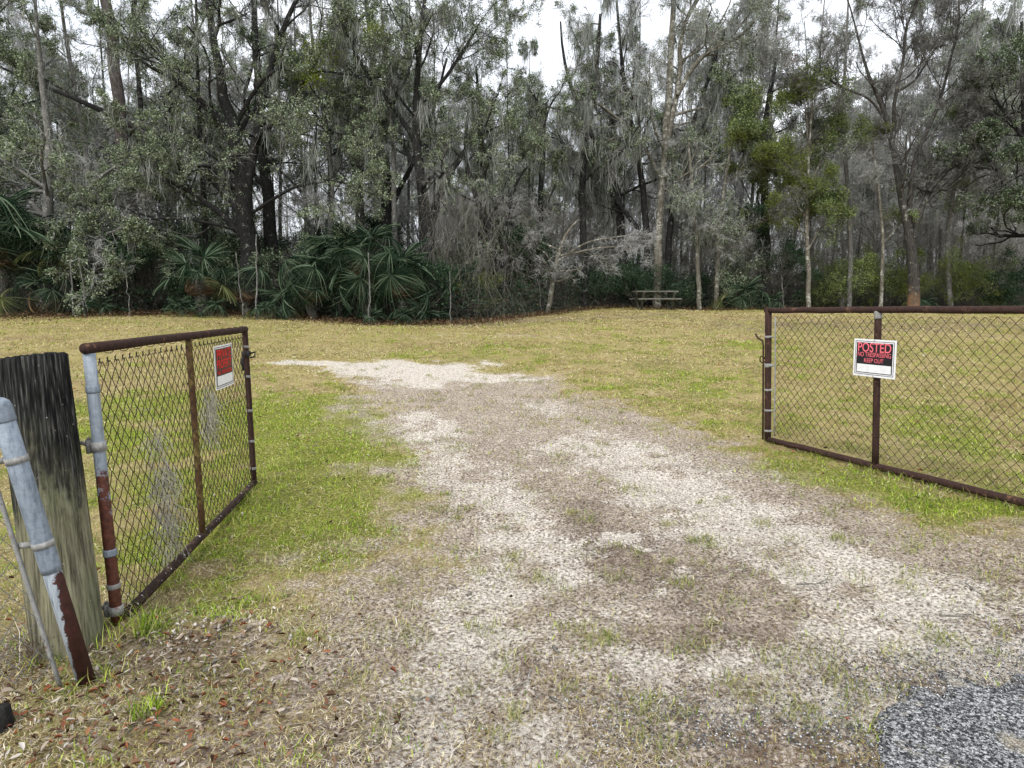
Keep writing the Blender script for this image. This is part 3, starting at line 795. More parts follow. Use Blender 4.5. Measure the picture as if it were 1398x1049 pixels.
pipe('tension_bar', LB_f+up_f*.06-ga*.05, LT_f-up_f*.06-ga*.05, .0045, M['rust'], gl, base, 6)
for t in (.11, .30, .52, .72, .9):
    ring('tension_band', lerp(LT_f, LB_f, t), up_f, .0235, .02, M['clamp'], gl, base, lug=-ga)
for t, mt in ((.135, 'galv'), (.72, 'galv'), (.845, 'clamp')):
    ring('pipe_collar', lerp(LT_n, LB_n, t), up_n, .0275, .032 if t < .8 else .022, M[mt], gl, base)
# hinges to the timber post
for t, mt in ((.335, 'clamp'), (.935, 'clamp')):
    c = lerp(LT_n, LB_n, t)
    mb = MB(); l = norm(np.array([[-1, .05, 0]]))[0]
    mb.tube([c-up_n*.02-base, c+up_n*.02-base], [.031, .031], 16)
    q = c+l*.042-gn*0; mb.tube([q-up_n*.032-base, q+up_n*.026-base], .0145, 10)
    mb.tube([c+l*.02-base, q-base], .014, 8)
    mb.tube([q-base, q+l*.03+up_n*.012-base, q+l*.10+up_n*.012-base], .0085, 8)
    mb.tube([q+up_n*.026-base, q+up_n*.038-base], [.009, .007], 8)
    mb.build('hinge', M[mt], gl, True)
# latch on the far stile
c = lerp(LT_f, LB_f, .155)
mb = MB(); mb.box(c+ga*.0-base, (.05, .07, .045), bev=.006); mb.tube([c+up_f*.05-base, c-up_f*.10-base], .012, 8)
mb.tube([c+ga*.02-base+np.array([.02, 0, 0]), c+np.array([.06, .02, .012])-base, c+np.array([.065, .0, -.02])-base, c+np.array([.03, -.01, -.03])-base], .007, 6)
mb.tube([c-np.array([.02, 0, .0])-base, c-np.array([.035, 0, .07])-base, c-np.array([.028, 0, .13])-base], [.008, .014, .006], 6)
mb.build('latch', M['black_iron'], gl, True)

# ---- old dry moss caught on the left gate
def clinging(name, label, strips, seed):
    rng = np.random.default_rng(seed); vs = []
    c0 = P(strips[0][0], strips[0][1], 3.6)
    allv = []; allf = []; b = 0
    PPs = []
    for (px, py, h, spread, n) in strips:
        for k in range(n):
            # a point on the gate plane at this place
            x = px+rng.normal(0, spread)
            a = on_gate(LT_n, LT_f, x-8); d = on_gate(LB_n, LB_f, x+8)
            def py_of(q): q = q-CAM; return H0/2-F0*(q@UP)/(q@FWD)
            y0, y1 = py_of(a), py_of(d); t = (py+rng.normal(0, h*.35)-y0)/(y1-y0)
            t = min(max(t, .1), .95); p = lerp(a, d, t)+gn*rng.uniform(-.02, .02)
            L = rng.uniform(.04, .16); pts = [p]
            dd = np.array([rng.normal(0, .35), rng.normal(0, .35), -1.])
            for s in range(4): dd = dd+rng.normal(0, .3, 3); pts.append(pts[-1]+norm(dd[None])[0]*L/4)
            PPs.append(pts)
    PP = np.array(PPs); v, f = tubes(PP, np.full(PP.shape[:2], .0013), 3)
    base = PP[0, 0]; o = link(name, mesh_np(name, v-base, f), M['dry_moss'], None, V(base)); tag(o, label, 'dried moss')
clinging('moss_clump', 'tall grey wisp of dry moss caught low on the left gate near its hinge', [(216, 600, 35, 5, 60), (224, 650, 45, 8, 150), (224, 700, 50, 9, 170), (230, 745, 20, 9, 60)], 1)
clinging('moss_clump', 'small grey wisp of dry moss below the red and white sign', [(289, 545, 34, 4, 110), (287, 575, 30, 4, 110)], 2)

# ---- right gate (its hinge end lies outside the picture)
yA, yB = 6.12, 3.55
RT_a, RB_a = P(1049, 424, yA), P(1048, 600, yA)
# direction from what is seen at the picture's right edge
yE = 4.12
RT_e, RB_e = P(1398, 423, yE), P(1398, 686, yE)
ext = 1.30
RT_b, RB_b = RT_a+(RT_e-RT_a)*ext, RB_a+(RB_e-RB_a)*ext
base = np.array([RB_b[0], RB_b[1], float(gz(RB_b[0], RB_b[1]))])
gr = empty('chain_link_gate', base, 'open right gate, rusty chain-link frame carrying the black and pink sign', 'gate')
ra = norm((RB_b-RB_a)[None])[0]; ru = norm((RT_a-RB_a)[None])[0]; rn = norm(np.cross(ra, ru)[None])[0]
pipe('end_stile', RB_a-ru*.01, RT_a+ru*.01, .030, M['rust'], gr, base)
pipe('top_rail', RT_a-ra*.03, RT_b, .0255, M['rust'], gr, base, wob=.0015, segs=14)
pipe('bottom_rail', RB_a, RB_b, .027, M['rust'], gr, base, wob=.003, segs=14)
RMT, RMB = on_gate(RT_a, RT_b, 1199), on_gate(RB_a, RB_b, 1195)
pipe('centre_bar', RMB, RMT, .0255, M['rust'], gr, base)
pipe('hinge_stile', RB_b, RT_b, .03, M['rust'], gr, base)
mesh_part(RT_a-ru*.045+ra*.09, RT_b-ru*.045-ra*.03, RB_b+ru*.045-ra*.03, RB_a+ru*.045+ra*.09, gr, base, M['wire'], .0026)
pipe('tension_bar', RB_a+ru*.05+ra*.085, RT_a-ru*.06+ra*.085, .007, M['clamp'], gr, base, 6)
for t in (.20, .42, .61, .77, .93):
    ring('tension_band', lerp(RT_a, RB_a, t), ru, .0315, .02 if t != .42 else .035, M['clamp'], gr, base, lug=ra)
ring('pipe_collar', lerp(RMT, RMB, .03), ru, .0285, .06, M['clamp'], gr, base)
for t in (.45, .8): ring('pipe_collar', lerp(RMT, RMB, t), ru, .0265, .008, M['wire'], gr, base)
mb = MB()
for i in range(10):
    c = lerp(RT_a, RT_b, .06+.095*i)-base
    mb.tube([c+rn*math.cos(a)*.029+ru*math.sin(a)*.029+ra*(.02*k/10) for k, a in enumerate([2*PI*k/10 for k in range(11)])], .0017, 4)
mb.build('tie_wires', M['wire'], gr)
# drop rod with bent handle at the free end
c = RT_a-ra*.06; dl = RB_a-RT_a
mb = MB()
mb.tube([c+dl*.20-ra*.10-base+ru*.02, c+dl*.215-ra*.07-base, c+dl*.235-ra*.01-base, c+dl*.27-base, c+dl*.5-base, c+dl*1.02-base], .0085, 8)
mb.build('drop_rod', M['rust'], gr, True)
mb = MB(); q = c+dl*.38-ra*.01-base
mb.tube([q+ra*math.cos(a)*.032+ru*math.sin(a)*.032 for a in np.linspace(.2, 2*PI-.6, 12)], .006, 6)
mb.build('latch_loop', M['rust'], gr, True)

# ---- signs
def text_mesh(s, size, bold=.02, sx=1.):
    cu = bpy.data.curves.new('t', 'FONT'); cu.body = s; cu.size = size; cu.align_x = 'CENTER'; cu.align_y = 'CENTER'; cu.offset = bold*size; cu.extrude = .0006
    ob = bpy.data.objects.new('t', cu); COL.objects.link(ob); dg = bpy.context.evaluated_depsgraph_get()
    me = bpy.data.meshes.new_from_object(ob.evaluated_get(dg)); bpy.data.objects.remove(ob); return me
def sign(name, label, origin, ex, ey, w, h, lines, bars, screws):
    """ex, ey unit vectors of the sheet; origin centre; front faces ex x ey"""
    ez = norm(np.cross(ex, ey)[None])[0]
    Mx = Matrix([[float(ex[i]), float(ey[i]), float(ez[i]), float(origin[i])] for i in range(3)]+[[0, 0, 0, 1]])
    t = empty(name, (0, 0, 0), label, 'sign'); t.matrix_world = Mx
    def rect(nm, cx, cy, rw, rh, z, th, mat, bend=.0):
        mb = MB(); n = 10; r = min(rw, rh)*.03
        vs = []
        for s_ in (0, 1):
            for j in (0, 1):
                for i in range(n+1):
                    u = cx-rw/2+rw*i/n; v = cy-rh/2+rh*j
                    vs.append((u, v, z+th*s_+bendf(u)))
        k = n+1; fs = []
        for i in range(n):
            fs += [(2*k+i, 2*k+i+1, 3*k+i+1, 3*k+i), (i, k+i, k+i+1, i+1), (i, i+1, 2*k+i+1, 2*k+i), (k+i, 3*k+i, 3*k+i+1, k+i+1)]
        fs += [(0, 2*k, 3*k, k), (k-1, 2*k-1, 4*k-1, 3*k-1)]
        mb.add(vs, fs); return mb.build(nm, M[mat], t)
    bendf = lambda u: -.004*(2*u/w)**2
    rect('panel', 0, 0, w, h, 0, .0015, 'sign_white')
    # thin black line and black field
    b0, b1, b2 = bars
    lw = .004
    for cx, cy, rw, rh in ((0, h/2-b0, w-2*b0+lw, lw), (0, -h/2+b0, w-2*b0+lw, lw), (-w/2+b0, 0, lw, h-2*b0-lw), (w/2-b0, 0, lw, h-2*b0-lw)):
        rect('border_line', cx, cy, rw, rh, .0014, .001, 'sign_black')
    rect('black_field', 0, 0, w-2*b1, h-2*b1, .0013, .0012, 'sign_black')
    rect('blank_box', 0, -h/2+b1+b2/2+.006, w-2*b1-.016, b2, .0024, .0009, 'sign_white')
    for s_, cy, th, tw, mat in lines:
        me = text_mesh(s_, 1., .008 if th > .05 else .0)
        co = np.empty(len(me.vertices)*3); me.vertices.foreach_get('co', co); co = co.reshape(-1, 3)
        mn, mx = co.min(0), co.max(0)
        co[:, 0] = (co[:, 0]-(mn[0]+mx[0])/2)*tw/(mx[0]-mn[0]); co[:, 1] = (co[:, 1]-(mn[1]+mx[1])/2)*th/(mx[1]-mn[1])+cy
        co[:, 2] = .0027+(co[:, 2] > 0)*.0006+np.array([bendf(u) for u in co[:, 0]])
        me.vertices.foreach_set('co', co.ravel()); me.update(); link('lettering', me, M[mat], t)
    mb = MB()
    for (sx, sy) in screws: mb.tube([(sx, sy, 0), (sx, sy, .005)], .004, 8)
    mb.build('screws', M['screw'], t)
    return t
c = P(1193, 490, 5.22)
pm = on_gate(RT_a, RT_b, 1193); c = P(1193, 489.5, pm[1]-.045)
exr = norm((ra+ru*-.02)[None])[0]; eyr = norm((ru)[None])[0]
if np.dot(np.cross(exr, eyr), CAM-c) < 0: exr = -exr
wsg = .365; hsg = .29
sign('warning_sign', 'black sign with pink letters POSTED on the right gate', c, exr, eyr, wsg, hsg,
     [('POSTED', .082, .072, .285, 'sign_pink'), ('NO TRESPASSING', .026, .034, .285, 'sign_pink'), ('KEEP OUT', -.019, .032, .165, 'sign_pink')], (.017, .027, .062), [(0, hsg/2-.008), (0, -hsg/2+.008)])
cl = lerp(on_gate(LT_n, LT_f, 300), on_gate(LB_n, LB_f, 306), 0)
# plate hung on the net of the left gate, upright format
pa, pb = on_gate(LT_n, LT_f, 301), on_gate(LB_n, LB_f, 306)
cl = P(302, 500, (pa[1]+pb[1])/2)+gn*(.022 if gn@(CAM-pa) > 0 else -.022)
exl = ga.copy(); eyl = up_f.copy()
if np.dot(np.cross(exl, eyl), CAM-cl) < 0: exl = -exl
sign('warning_sign', 'white-edged sign with red letters PRIVATE PROPERTY on the left gate', cl, exl, norm((eyl+exl*.0)[None])[0], .36, .285,
     [('PRIVATE', .085, .062, .28, 'sign_red'), ('PROPERTY', .020, .058, .29, 'sign_red'), ('NO TRESPASSING', -.033, .026, .28, 'sign_red')], (.012, .021, .06), [(0, .13), (0, -.13)])

# ---- timber post, pipe post, bottom left stub
def mat_timber():
    m, nt, out = newmat('weathered_timber')
    geo = N(nt, 'ShaderNodeNewGeometry'); pos = geo.outputs['Position']
    tc = N(nt, 'ShaderNodeTexCoord'); ob = tc.outputs['Object']
    v = mapping(nt, ob, (1, 1, .05)); n1 = noise(nt, v, 38, 5, .7); n2 = noise(nt, mapping(nt, ob, (1, 1, .35)), 7, 5, .75); n3 = noise(nt, v, 110, 3, .6)
    c = ramp(nt, n1, [(.36, (.03, .027, .015)), (.45, (.115, .105, .06)), (.62, (.29, .275, .165))])
    c = mix(nt, .25, c, ramp(nt, n3, [(.35, (.05, .045, .03)), (.6, (.42, .40, .31))]))
    c = mix(nt, ramp(nt, noise(nt, ob, 3, 3), [(.45, g1(0)), (.65, g1(.45))]), c, (.17, .19, .10))
    sx = N(nt, 'ShaderNodeSeparateXYZ'); nt.links.new(ob, sx.inputs[0])
    mr = N(nt, 'ShaderNodeMapRange'); nt.links.new(sx.outputs[2], mr.inputs[0])
    mr.inputs[1].default_value = .35; mr.inputs[2].default_value = 1.18; mr.inputs[3].default_value = -.16; mr.inputs[4].default_value = .24
    s = math_(nt, 'ADD', math_(nt, 'ADD', math_(nt, 'MULTIPLY', n2, .7), math_(nt, 'MULTIPLY', n1, .3)), mr.outputs[0])
    f = ramp(nt, s, [(.50, g1(0)), (.60, g1(.85)), (.7, g1(1))])
    c = mix(nt, f, c, ramp(nt, n3, [(.4, (.007, .007, .007)), (.56, (.03, .03, .028)), (.74, (.13, .127, .115))]))
    fl = ramp(nt, noise(nt, mapping(nt, ob, (1, 1, .6)), 90, 2), [(.73, g1(0)), (.76, g1(1))])
    c = mix(nt, math_(nt, 'MULTIPLY', fl, .7), c, (.5, .5, .47))
    principled(nt, out, c, .95, math_(nt, 'ADD', n1, n3), 1, .008, spec=.1); return m
M['timber'] = mat_timber()
def timber_post(name, label, top, bot, r_top, r_bot, seed, tilt=.02):
    rng = np.random.default_rng(seed); K, S = 26, 72
    base = np.array([bot[0], bot[1], float(gz(bot[0], bot[1]))-.12]); vs = []; fs = []
    a = np.arange(S)*2*PI/S
    groove = fbm(np.cos(a)*3, np.sin(a)*3, 3.0, 3, seed)
    crk = np.zeros(S)
    for _ in range(9):
        i = rng.integers(0, S); crk[i] = -.016*rng.uniform(.4, 1)
    for k in range(K):
        t = k/(K-1); c = base*(1-t)+np.array(top)*t
        r = (r_bot+(r_top-r_bot)*t)*(1+(groove-.5)*.035+(fbm(np.cos(a)*2+t*2, np.sin(a)*2, 2, 2, seed+1)-.5)*.05)+crk*(.3+.7*t)*(t < .97)
        for i in range(S): vs.append((c[0]+r[i]*math.cos(a[i]), c[1]+r[i]*math.sin(a[i]), c[2]+(t > .99)*tilt*math.cos(a[i]+.4)))
    for k in range(K-1):
        for i in range(S): fs.append((k*S+i, k*S+(i+1) % S, (k+1)*S+(i+1) % S, (k+1)*S+i))
    # weathered end grain: inner rings slightly sunk
    b0 = (K-1)*S; prev = b0
    for j, q in enumerate((.9, .6, .25)):
        st_ = len(vs)
        for i in range(S):
            o = Vector(vs[b0+i]); cc = Vector(V(top)); p = cc.lerp(o, q); p.z += (.008 if j == 0 else .004)+rng.normal(0, .0015); vs.append(tuple(p))
        for i in range(S): fs.append((prev+i, prev+(i+1) % S, st_+(i+1) % S, st_+i))
        prev = st_
    fs.append(tuple(prev+i for i in range(S)))
    mb = MB(); mb.add([np.array(v)-base for v in vs], fs)
    o = mb.build(name, M['timber'], None, True, V(base)); return tag(o, label, 'post')
yp = float(G(97, 888)[1])
bp = P(97, 884, yp); tp = P(43, 489, yp+.02)
bp2 = np.array([bp[0], yp, 0])
timber_post('timber_post', 'thick round timber gate post, black at the top and greenish below', tp, bp2, .126, .134, 3)
# leaning galvanised fence post at the very left
yq = float(G(118, 934)[1])
bq = P(118, 930, yq); tq = P(0, 556, yq-.06)
base = np.array([bq[0], bq[1], float(gz(bq[0], bq[1]))])
fp = empty('fence_post', base, 'leaning blue-grey pipe post, rusted and split near its foot', 'post')
uq = norm((tq-bq)[None])[0]; brk = lerp(bq, tq, .43)
def mat_pipe_foot():
    m, nt, out = newmat('split_pipe_foot'); geo = N(nt, 'ShaderNodeNewGeometry'); tc = N(nt, 'ShaderNodeTexCoord')
    ob = tc.outputs['Object']; sx = N(nt, 'ShaderNodeSeparateXYZ'); nt.links.new(ob, sx.inputs[0])
    n = noise(nt, ob, 22, 5, .7); n1 = noise(nt, mapping(nt, ob, (1, 1, .1)), 70, 4, .7)
    # rust on the right flank of the foot: a line that follows the lean of the pipe
    s = math_(nt, 'MULTIPLY_ADD', sx.outputs[2], float(-uq[0]/uq[2]-.09), sx.outputs[0])
    s = math_(nt, 'ADD', s, math_(nt, 'MULTIPLY_ADD', n, .06, float(-.012-(bq[2]-base[2])*(-uq[0]/uq[2])+.000)))
    f = ramp(nt, math_(nt, 'MULTIPLY_ADD', s, 10, .5), [(.49, g1(0)), (.53, g1(1))])
    c = mix(nt, f, ramp(nt, n1, [(.3, (.16, .19, .22)), (.6, (.42, .46, .50))]), ramp(nt, n, [(.3, (.02, .008, .006)), (.6, (.06, .02, .015)), (.8, (.13, .05, .03))]))
    principled(nt, out, c, .7, n1, .6, .004); return m
M['pipe_foot'] = mat_pipe_foot()
mb = MB(); mb.tube([bq-uq*.06-base, brk-uq*.015-base, brk+uq*.0-base], [.031, .031, .029], 22); mb.build('post_foot', M['pipe_foot'], fp, True)
mb = MB(); mb.tube([brk-uq*.012-base, brk+uq*.01-base, lerp(brk, tq, .5)-base, tq-base], [.034, .0345, .0345, .0345], 24); mb.build('post_pipe', M['galv'], fp, True)
mb = MB(); mb.tube([tq-uq*.055-base, tq-uq*.05-base, tq-base, tq+uq*.018-base, tq+uq*.03-base, tq+uq*.036-base], [.036, .0375, .0375, .032, .019, .004], 24); mb.build('post_cap', M['galv'], fp, True)
for t in (.52, .82):
    c = lerp(bq, tq, t); ax = uq; mb = MB()
    mb.tube([c-ax*.012-base, c+ax*.012-base], [.0375, .0375], 22)
    l = np.array([-1, -.1, -.05]); l = norm(l[None])[0]; mb.tube([c+l*.04-base, c+l*.085-base], .012, 8); mb.build('brace_band', M['clamp'], fp, True)
pipe('tension_bar', bq+np.array([-.075, -.03, -.03]), lerp(bq, tq, .86)+np.array([-.088, -.02, 0]), .0085, M['clamp'], fp, base, 8)
# the bit of fence net that leaves the picture on the left
A_ = lerp(bq, tq, .86)+np.array([-.09, -.02, 0]); D_ = bq+np.array([-.08, -.03, .02])
dv = norm(np.array([[-1, -.06, 0]]))[0]*1.3
nb = (A_+D_)/2; nb = np.array([nb[0]-.6, nb[1], 0])
v_, f_ = wires(A_+dv, A_, D_, D_+dv, .08, .09, .0018, rng, .012)
o = link('fence_mesh', mesh_np('fence_mesh', v_-base, f_, True), M['wire_grey'], fp)
# dark stub in the corner
tb = P(-10, 972, 2.1); bb = P(8, 1100, 2.1)
timber_post('timber_stub', 'dark weathered timber stub cut off by the bottom left corner', tb, np.array([bb[0], bb[1]-.0, 0]), .05, .062, 6, .015)
for o in COL.objects:
    if o.name == 'timber_stub': o.data.materials.clear(); o.data.materials.append(M['bark_dark'])

# ---- tall tuft at the gate's foot, sticks
def tuft_thing(px, py, label, n, h, seed, mat='blade_green'):
    rng = np.random.default_rng(seed); g = G(px, py); a = rng.uniform(0, 2*PI, n); PPs = []
    x = g[0]+rng.normal(0, .03, n); y = g[1]+rng.normal(0, .03, n)
    v, t = blades(rng, x, y, rng.uniform(.4, 1.1, n)*h, np.full(n, .0038), 0.05, .5)
    b = np.array([g[0], g[1], float(gz(g[0], g[1]))])
    o = link('grass_tuft', mesh_np('grass_tuft', v-b, t), M[mat], None, V(b)); tag(o, label, 'grass tuft')
tuft_thing(205, 872, 'tall green grass tuft at the foot of the left gate', 70, .17, 1)
tuft_thing(206, 975, 'bright green grass tuft among red leaves, lower left', 90, .085, 2)
tuft_thing(55, 905, 'dead brown weed stalks heaped round the timber post', 160, .2, 3, 'thatch')
def contact_grass():  # blades added along gates and posts to stand in for contact shadows
    rng = np.random.default_rng(66); xs = []; ys = []
    for a, b, n, w in ((LB_n, LB_f, 900, .035), (RB_a, RB_b, 1500, .05)):
        t = rng.random(n); q = a[None]*(1-t)[:, None]+b[None]*t[:, None]
        k = fbm(q[:, 0], q[:, 1], 5, 2, 3) > .42; q = q[k]
        xs.append(q[:, 0]+rng.normal(0, w, len(q))); ys.append(q[:, 1]+rng.normal(0, w, len(q)))
    for cx, cy, r, n in ((bp2[0], bp2[1], .15, 240), (bq[0], bq[1], .06, 130), (LB_n[0], LB_n[1], .06, 90)):
        a = rng.uniform(0, 2*PI, n); rr = r+np.abs(rng.normal(0, .05, n)); xs.append(cx+np.cos(a)*rr); ys.append(cy+np.sin(a)*rr)
    x = np.concatenate(xs); y = np.concatenate(ys)
    for j, (m, sel) in enumerate(((M['blade_green'], .5), (M['field_straw'], .5))):
        k = (np.arange(len(x)) % 2) == j
        v, t = blades(rng, x[k], y[k], rng.uniform(.03, .11, k.sum()), np.full(k.sum(), .0028), .3, .5)
        o = link('contact_shade_grass', mesh_np('contact_shade_grass', v, t), m); tag(o, kind='stuff', label='taller grass and weeds added for contact shade under the gates and round the posts')
contact_grass()
def stick(px0, py0, px1, py1, r, label, seed, bend=.04):
    rng = np.random.default_rng(seed); a, b = G(px0, py0), G(px1, py1); K = 8; pts = []
    s = np.cross(norm((b-a)[None])[0], [0, 0, 1.])
    for k in range(K):
        t = k/(K-1); p = lerp(a, b, t)+s*bend*math.sin(t*PI)*np.linalg.norm(b-a)+rng.normal(0, .004, 3)
        p[2] = float(gz(p[0], p[1]))+r*.8+.01; pts.append(p)
    mb = MB(); mb.tube([p-a for p in pts], [r*(1-.6*k/(K-1)) for k in range(K)], 7)
    d = pts[4]-pts[3]; mb.tube([pts[4]-a, pts[4]-a+d*.8+s*np.linalg.norm(d)*.6], [r*.6, r*.25], 5)
    o = mb.build('fallen_stick', M['vine'] if r < .012 else M['bark_mid'], None, True, V(a)); tag(o, label, 'stick')
stick(1282, 852, 1326, 846, .006, 'pale straight stick lying in the sand near the road', 1)
stick(1318, 800, 1376, 832, .004, 'long curved twig right of the wheel track', 2, .18)
stick(694, 946, 722, 924, .004, 'thin bent twig lying across the left wheel track', 3, .2)
stick(752, 966, 768, 974, .005, 'short dark twig in the middle of the track', 4)
stick(755, 892, 764, 900, .008, 'stubby dark bark chip on the pale sand', 5, .0)
stick(636, 818, 641, 812, .008, 'dark chip of wood by the grass edge of the track', 6, .3)
stick(1262, 660, 1320, 672, .02, 'grey fallen limb lying under the right gate', 7, .02)
stick(1240, 902, 1252, 912, .006, 'reddish twig beside the asphalt edge', 8)
stick(280, 925, 296, 908, .008, 'dark brown stick among red leaves below the left gate', 9)
stick(1090, 806, 1130, 798, .005, 'thin dark twig on the right wheel track', 10, .15)
stick(560, 962, 600, 955, .005, 'curved brown twig at the left side of the track', 11, .25)
#@@TABLE
# ------------------------------------------------------------------ picnic table
def mat_wood(name, a, b):
    m, nt, out = newmat(name); tc = N(nt, 'ShaderNodeTexCoord'); ob = tc.outputs['Object']
    n = noise(nt, mapping(nt, ob, (.6, 9, 9)), 7, 4, .7); n2 = noise(nt, ob, 5, 4)
    c = mix(nt, ramp(nt, n2, [(.45, g1(0)), (.7, g1(.5))]), ramp(nt, n, [(.35, a), (.65, b)]), (.11, .13, .08))
    principled(nt, out, c, .9, n, .5, .006, spec=.15); return m
M['table_boards'] = mat_wood('table_boards', (.07, .066, .056), (.21, .20, .17))
M['table_wood'] = mat_wood('table_wood', (.03, .028, .022), (.11, .10, .08))
pt = foot(894, 27.0)
tb = empty('picnic_table', pt, 'weathered wooden picnic table with benches under the pale-trunked oak', 'picnic table', rz=math.radians(4))
def boards(name, x, y0, y1, z, th, n, L, extra=0):
    mb = MB(); w = (y1-y0)/n
    for i in range(n): mb.box((x+random.uniform(-.01, .01), y0+w*(i+.5), z+random.uniform(-.003, .003)), (L, w-.012, th), bev=.005)
    return mb.build(name, M['table_boards'], tb)
boards('tabletop', 0, -.38, .38, .74, .055, 5, 1.72)
boards('bench', 0, -.80, -.53, .44, .05, 2, 1.72); boards('bench', 0, .53, .80, .44, .05, 2, 1.72)
for sx in (-.62, .62):
    for sy in (-1, 1):
        mb = MB(); R = Matrix.Rotation(math.radians(-27*sy), 3, 'X'); mb.box((sx, sy*.42, .355), (.06, .13, .80), R, .004); mb.build('leg', M['table_wood'], tb)
    mb = MB(); mb.box((sx+.045, 0, .395), (.042, 1.52, .10), None, .004); mb.build('bench_support', M['table_wood'], tb)
    mb = MB(); mb.box((sx+.045, 0, .68), (.042, .72, .075), None, .004); mb.build('top_support', M['table_wood'], tb)
    mb = MB(); s = 1 if sx < 0 else -1; mb.box((sx+s*.27, 0, .545), (.68, .045, .07), Matrix.Rotation(math.radians(-28*s), 3, 'Y'), .004); mb.build('brace', M['table_wood'], tb)
#@@TREES
# ------------------------------------------------------------------ the wood: trees one can tell apart
def blob(seed, y, spots, leaf=.09, n=700, r=.5, thr=0):
    rng = np.random.default_rng(seed); ps = []
    for px, py, k in spots:
        c = P(px, py, y); ps.append(c+rng.normal(0, 1, (int(n*k), 3))*r*np.array([1, 1, .8])*k)
    q = np.concatenate(ps)
    if thr: q = q[(vnoise(q[:, 0], q[:, 2]+q[:, 1], 1.7, seed)*.6+vnoise(q[:, 0]+q[:, 1], q[:, 2], 4.5, seed)*.4) > thr]
    return leaves_at(rng, q, leaf, leaf*.45)
OAK = dict(limbs=8, limb_len=3.6, leafn=22000, mossn=420)
# tall leaning pine, left
b = foot(196, 26.0)
tree_at(101, 'pine_tree', 26.0, [(196, 420, 26), (186, 320, 23), (168, 200, 21), (158, 100, 19), (146, 0, 17), (136, -120, 14), (130, -230, 6)],
        'tall straight pine leaning left, reddish-grey scaly trunk', 'bark_pine', 'twig_dark', 'needle', t0=.72, limbs=9, limb_len=2.6, leafn=9000, leaf=.22, leafw=.012, mossn=40)
# big live oak, left
tree_at(102, 'live_oak', 24.6, [(345, 432, 40), (338, 350, 34), (333, 270, 30), (322, 190, 24), (300, 110, 17), (286, 30, 12), (280, -80, 6)],
        'big dark live oak with forked trunk left of the palm cluster', 'bark_dark', 'twig_dark', 'leaf_grey',
        more=[(1.5, [(335, 300, 17), (300, 245, 15), (240, 205, 13), (170, 165, 10), (90, 130, 7), (0, 92, 4)]),
              (-1, [(340, 330, 16), (300, 290, 11), (262, 262, 8), (215, 240, 5)]),
              (1, [(335, 270, 20), (352, 180, 15), (368, 90, 12), (395, 20, 8), (430, -60, 4)]),
              (-1.5, [(322, 200, 14), (290, 150, 11), (245, 110, 8), (190, 85, 5), (150, 30, 3)]),
              (.5, [(350, 190, 12), (400, 140, 9), (440, 60, 7), (500, 20, 4)]),
              (-2, [(345, 290, 7), (400, 255, 5), (460, 245, 4), (520, 270, 2)])],
        t0=.12, limbs=8, limb_len=2.9, leafn=60000, mossn=900, mosslen=(.3, 1.7),
        extra=[('mistletoe', blob(1, 24.6, [(440, 72, 1), (425, 105, .7), (508, 42, .6)], .09, 900, .38), 'leaf_mistle')])
tree_at(103, 'live_oak', 27.0, [(372, 425, 26), (372, 340, 24), (362, 250, 20), (356, 160, 16), (348, 60, 12), (345, -60, 7)],
        'dark oak trunk close behind the big forked live oak', leafm='leaf_oak', t0=.35, **OAK)
tree_at(104, 'thin_tree', 25.5, [(283, 425, 11), (281, 330, 9), (275, 230, 8), (270, 130, 6), (268, 20, 5), (266, -60, 3)],
        'thin straight dark tree between the pine and the live oak', t0=.4, limbs=8, limb_len=1.6, leafn=9000, mossn=120, leafm='leaf_oak')
tree_at(105, 'thin_tree', 28, [(206, 425, 13), (204, 330, 11), (200, 230, 9), (190, 120, 8), (182, 20, 6), (178, -90, 4)],
        'slim dark tree just right of the leaning pine', t0=.4, limbs=8, limb_len=2., leafn=9000, mossn=120, leafm='leaf_grey')
# leafy wall at the far left
tree_at(106, 'evergreen_oak', 23.8, [(60, 430, 20), (62, 330, 18), (70, 220, 14), (60, 130, 10), (50, 40, 6), (45, -60, 3)],
        'broad grey-green evergreen oak filling the far left above the palms', 'bark_mid', 'twig', 'leaf_grey',
        more=[(0, [(65, 330, 10), (110, 270, 8), (150, 230, 5), (190, 215, 3)]), (1, [(62, 300, 10), (10, 240, 8), (-50, 200, 5), (-110, 170, 3)]), (-1, [(65, 360, 8), (120, 330, 6), (170, 310, 4)])],
        t0=.15, limbs=12, limb_len=2.7, leafn=90000, mossn=300, leaf=.085, leafw=.04, leaf_keep=.24)
tree_at(107, 'evergreen_oak', 26.5, [(-60, 430, 24), (-55, 300, 20), (-40, 160, 14), (-20, 30, 9), (0, -90, 5)],
        'dark evergreen oak at the left edge, mostly out of the picture', leafm='leaf_oak', t0=.3, **OAK)
tree_at(108, 'sweetgum', 27.5, [(130, 425, 14), (128, 320, 12), (118, 200, 10), (95, 90, 7), (80, -20, 4)],
        'bare-topped tree left of the pine with sky behind its twigs', 'bark_mid', 'twig', 'leaf_grey', t0=.35, limbs=9, limb_len=2.6, leafn=9000, mossn=160)
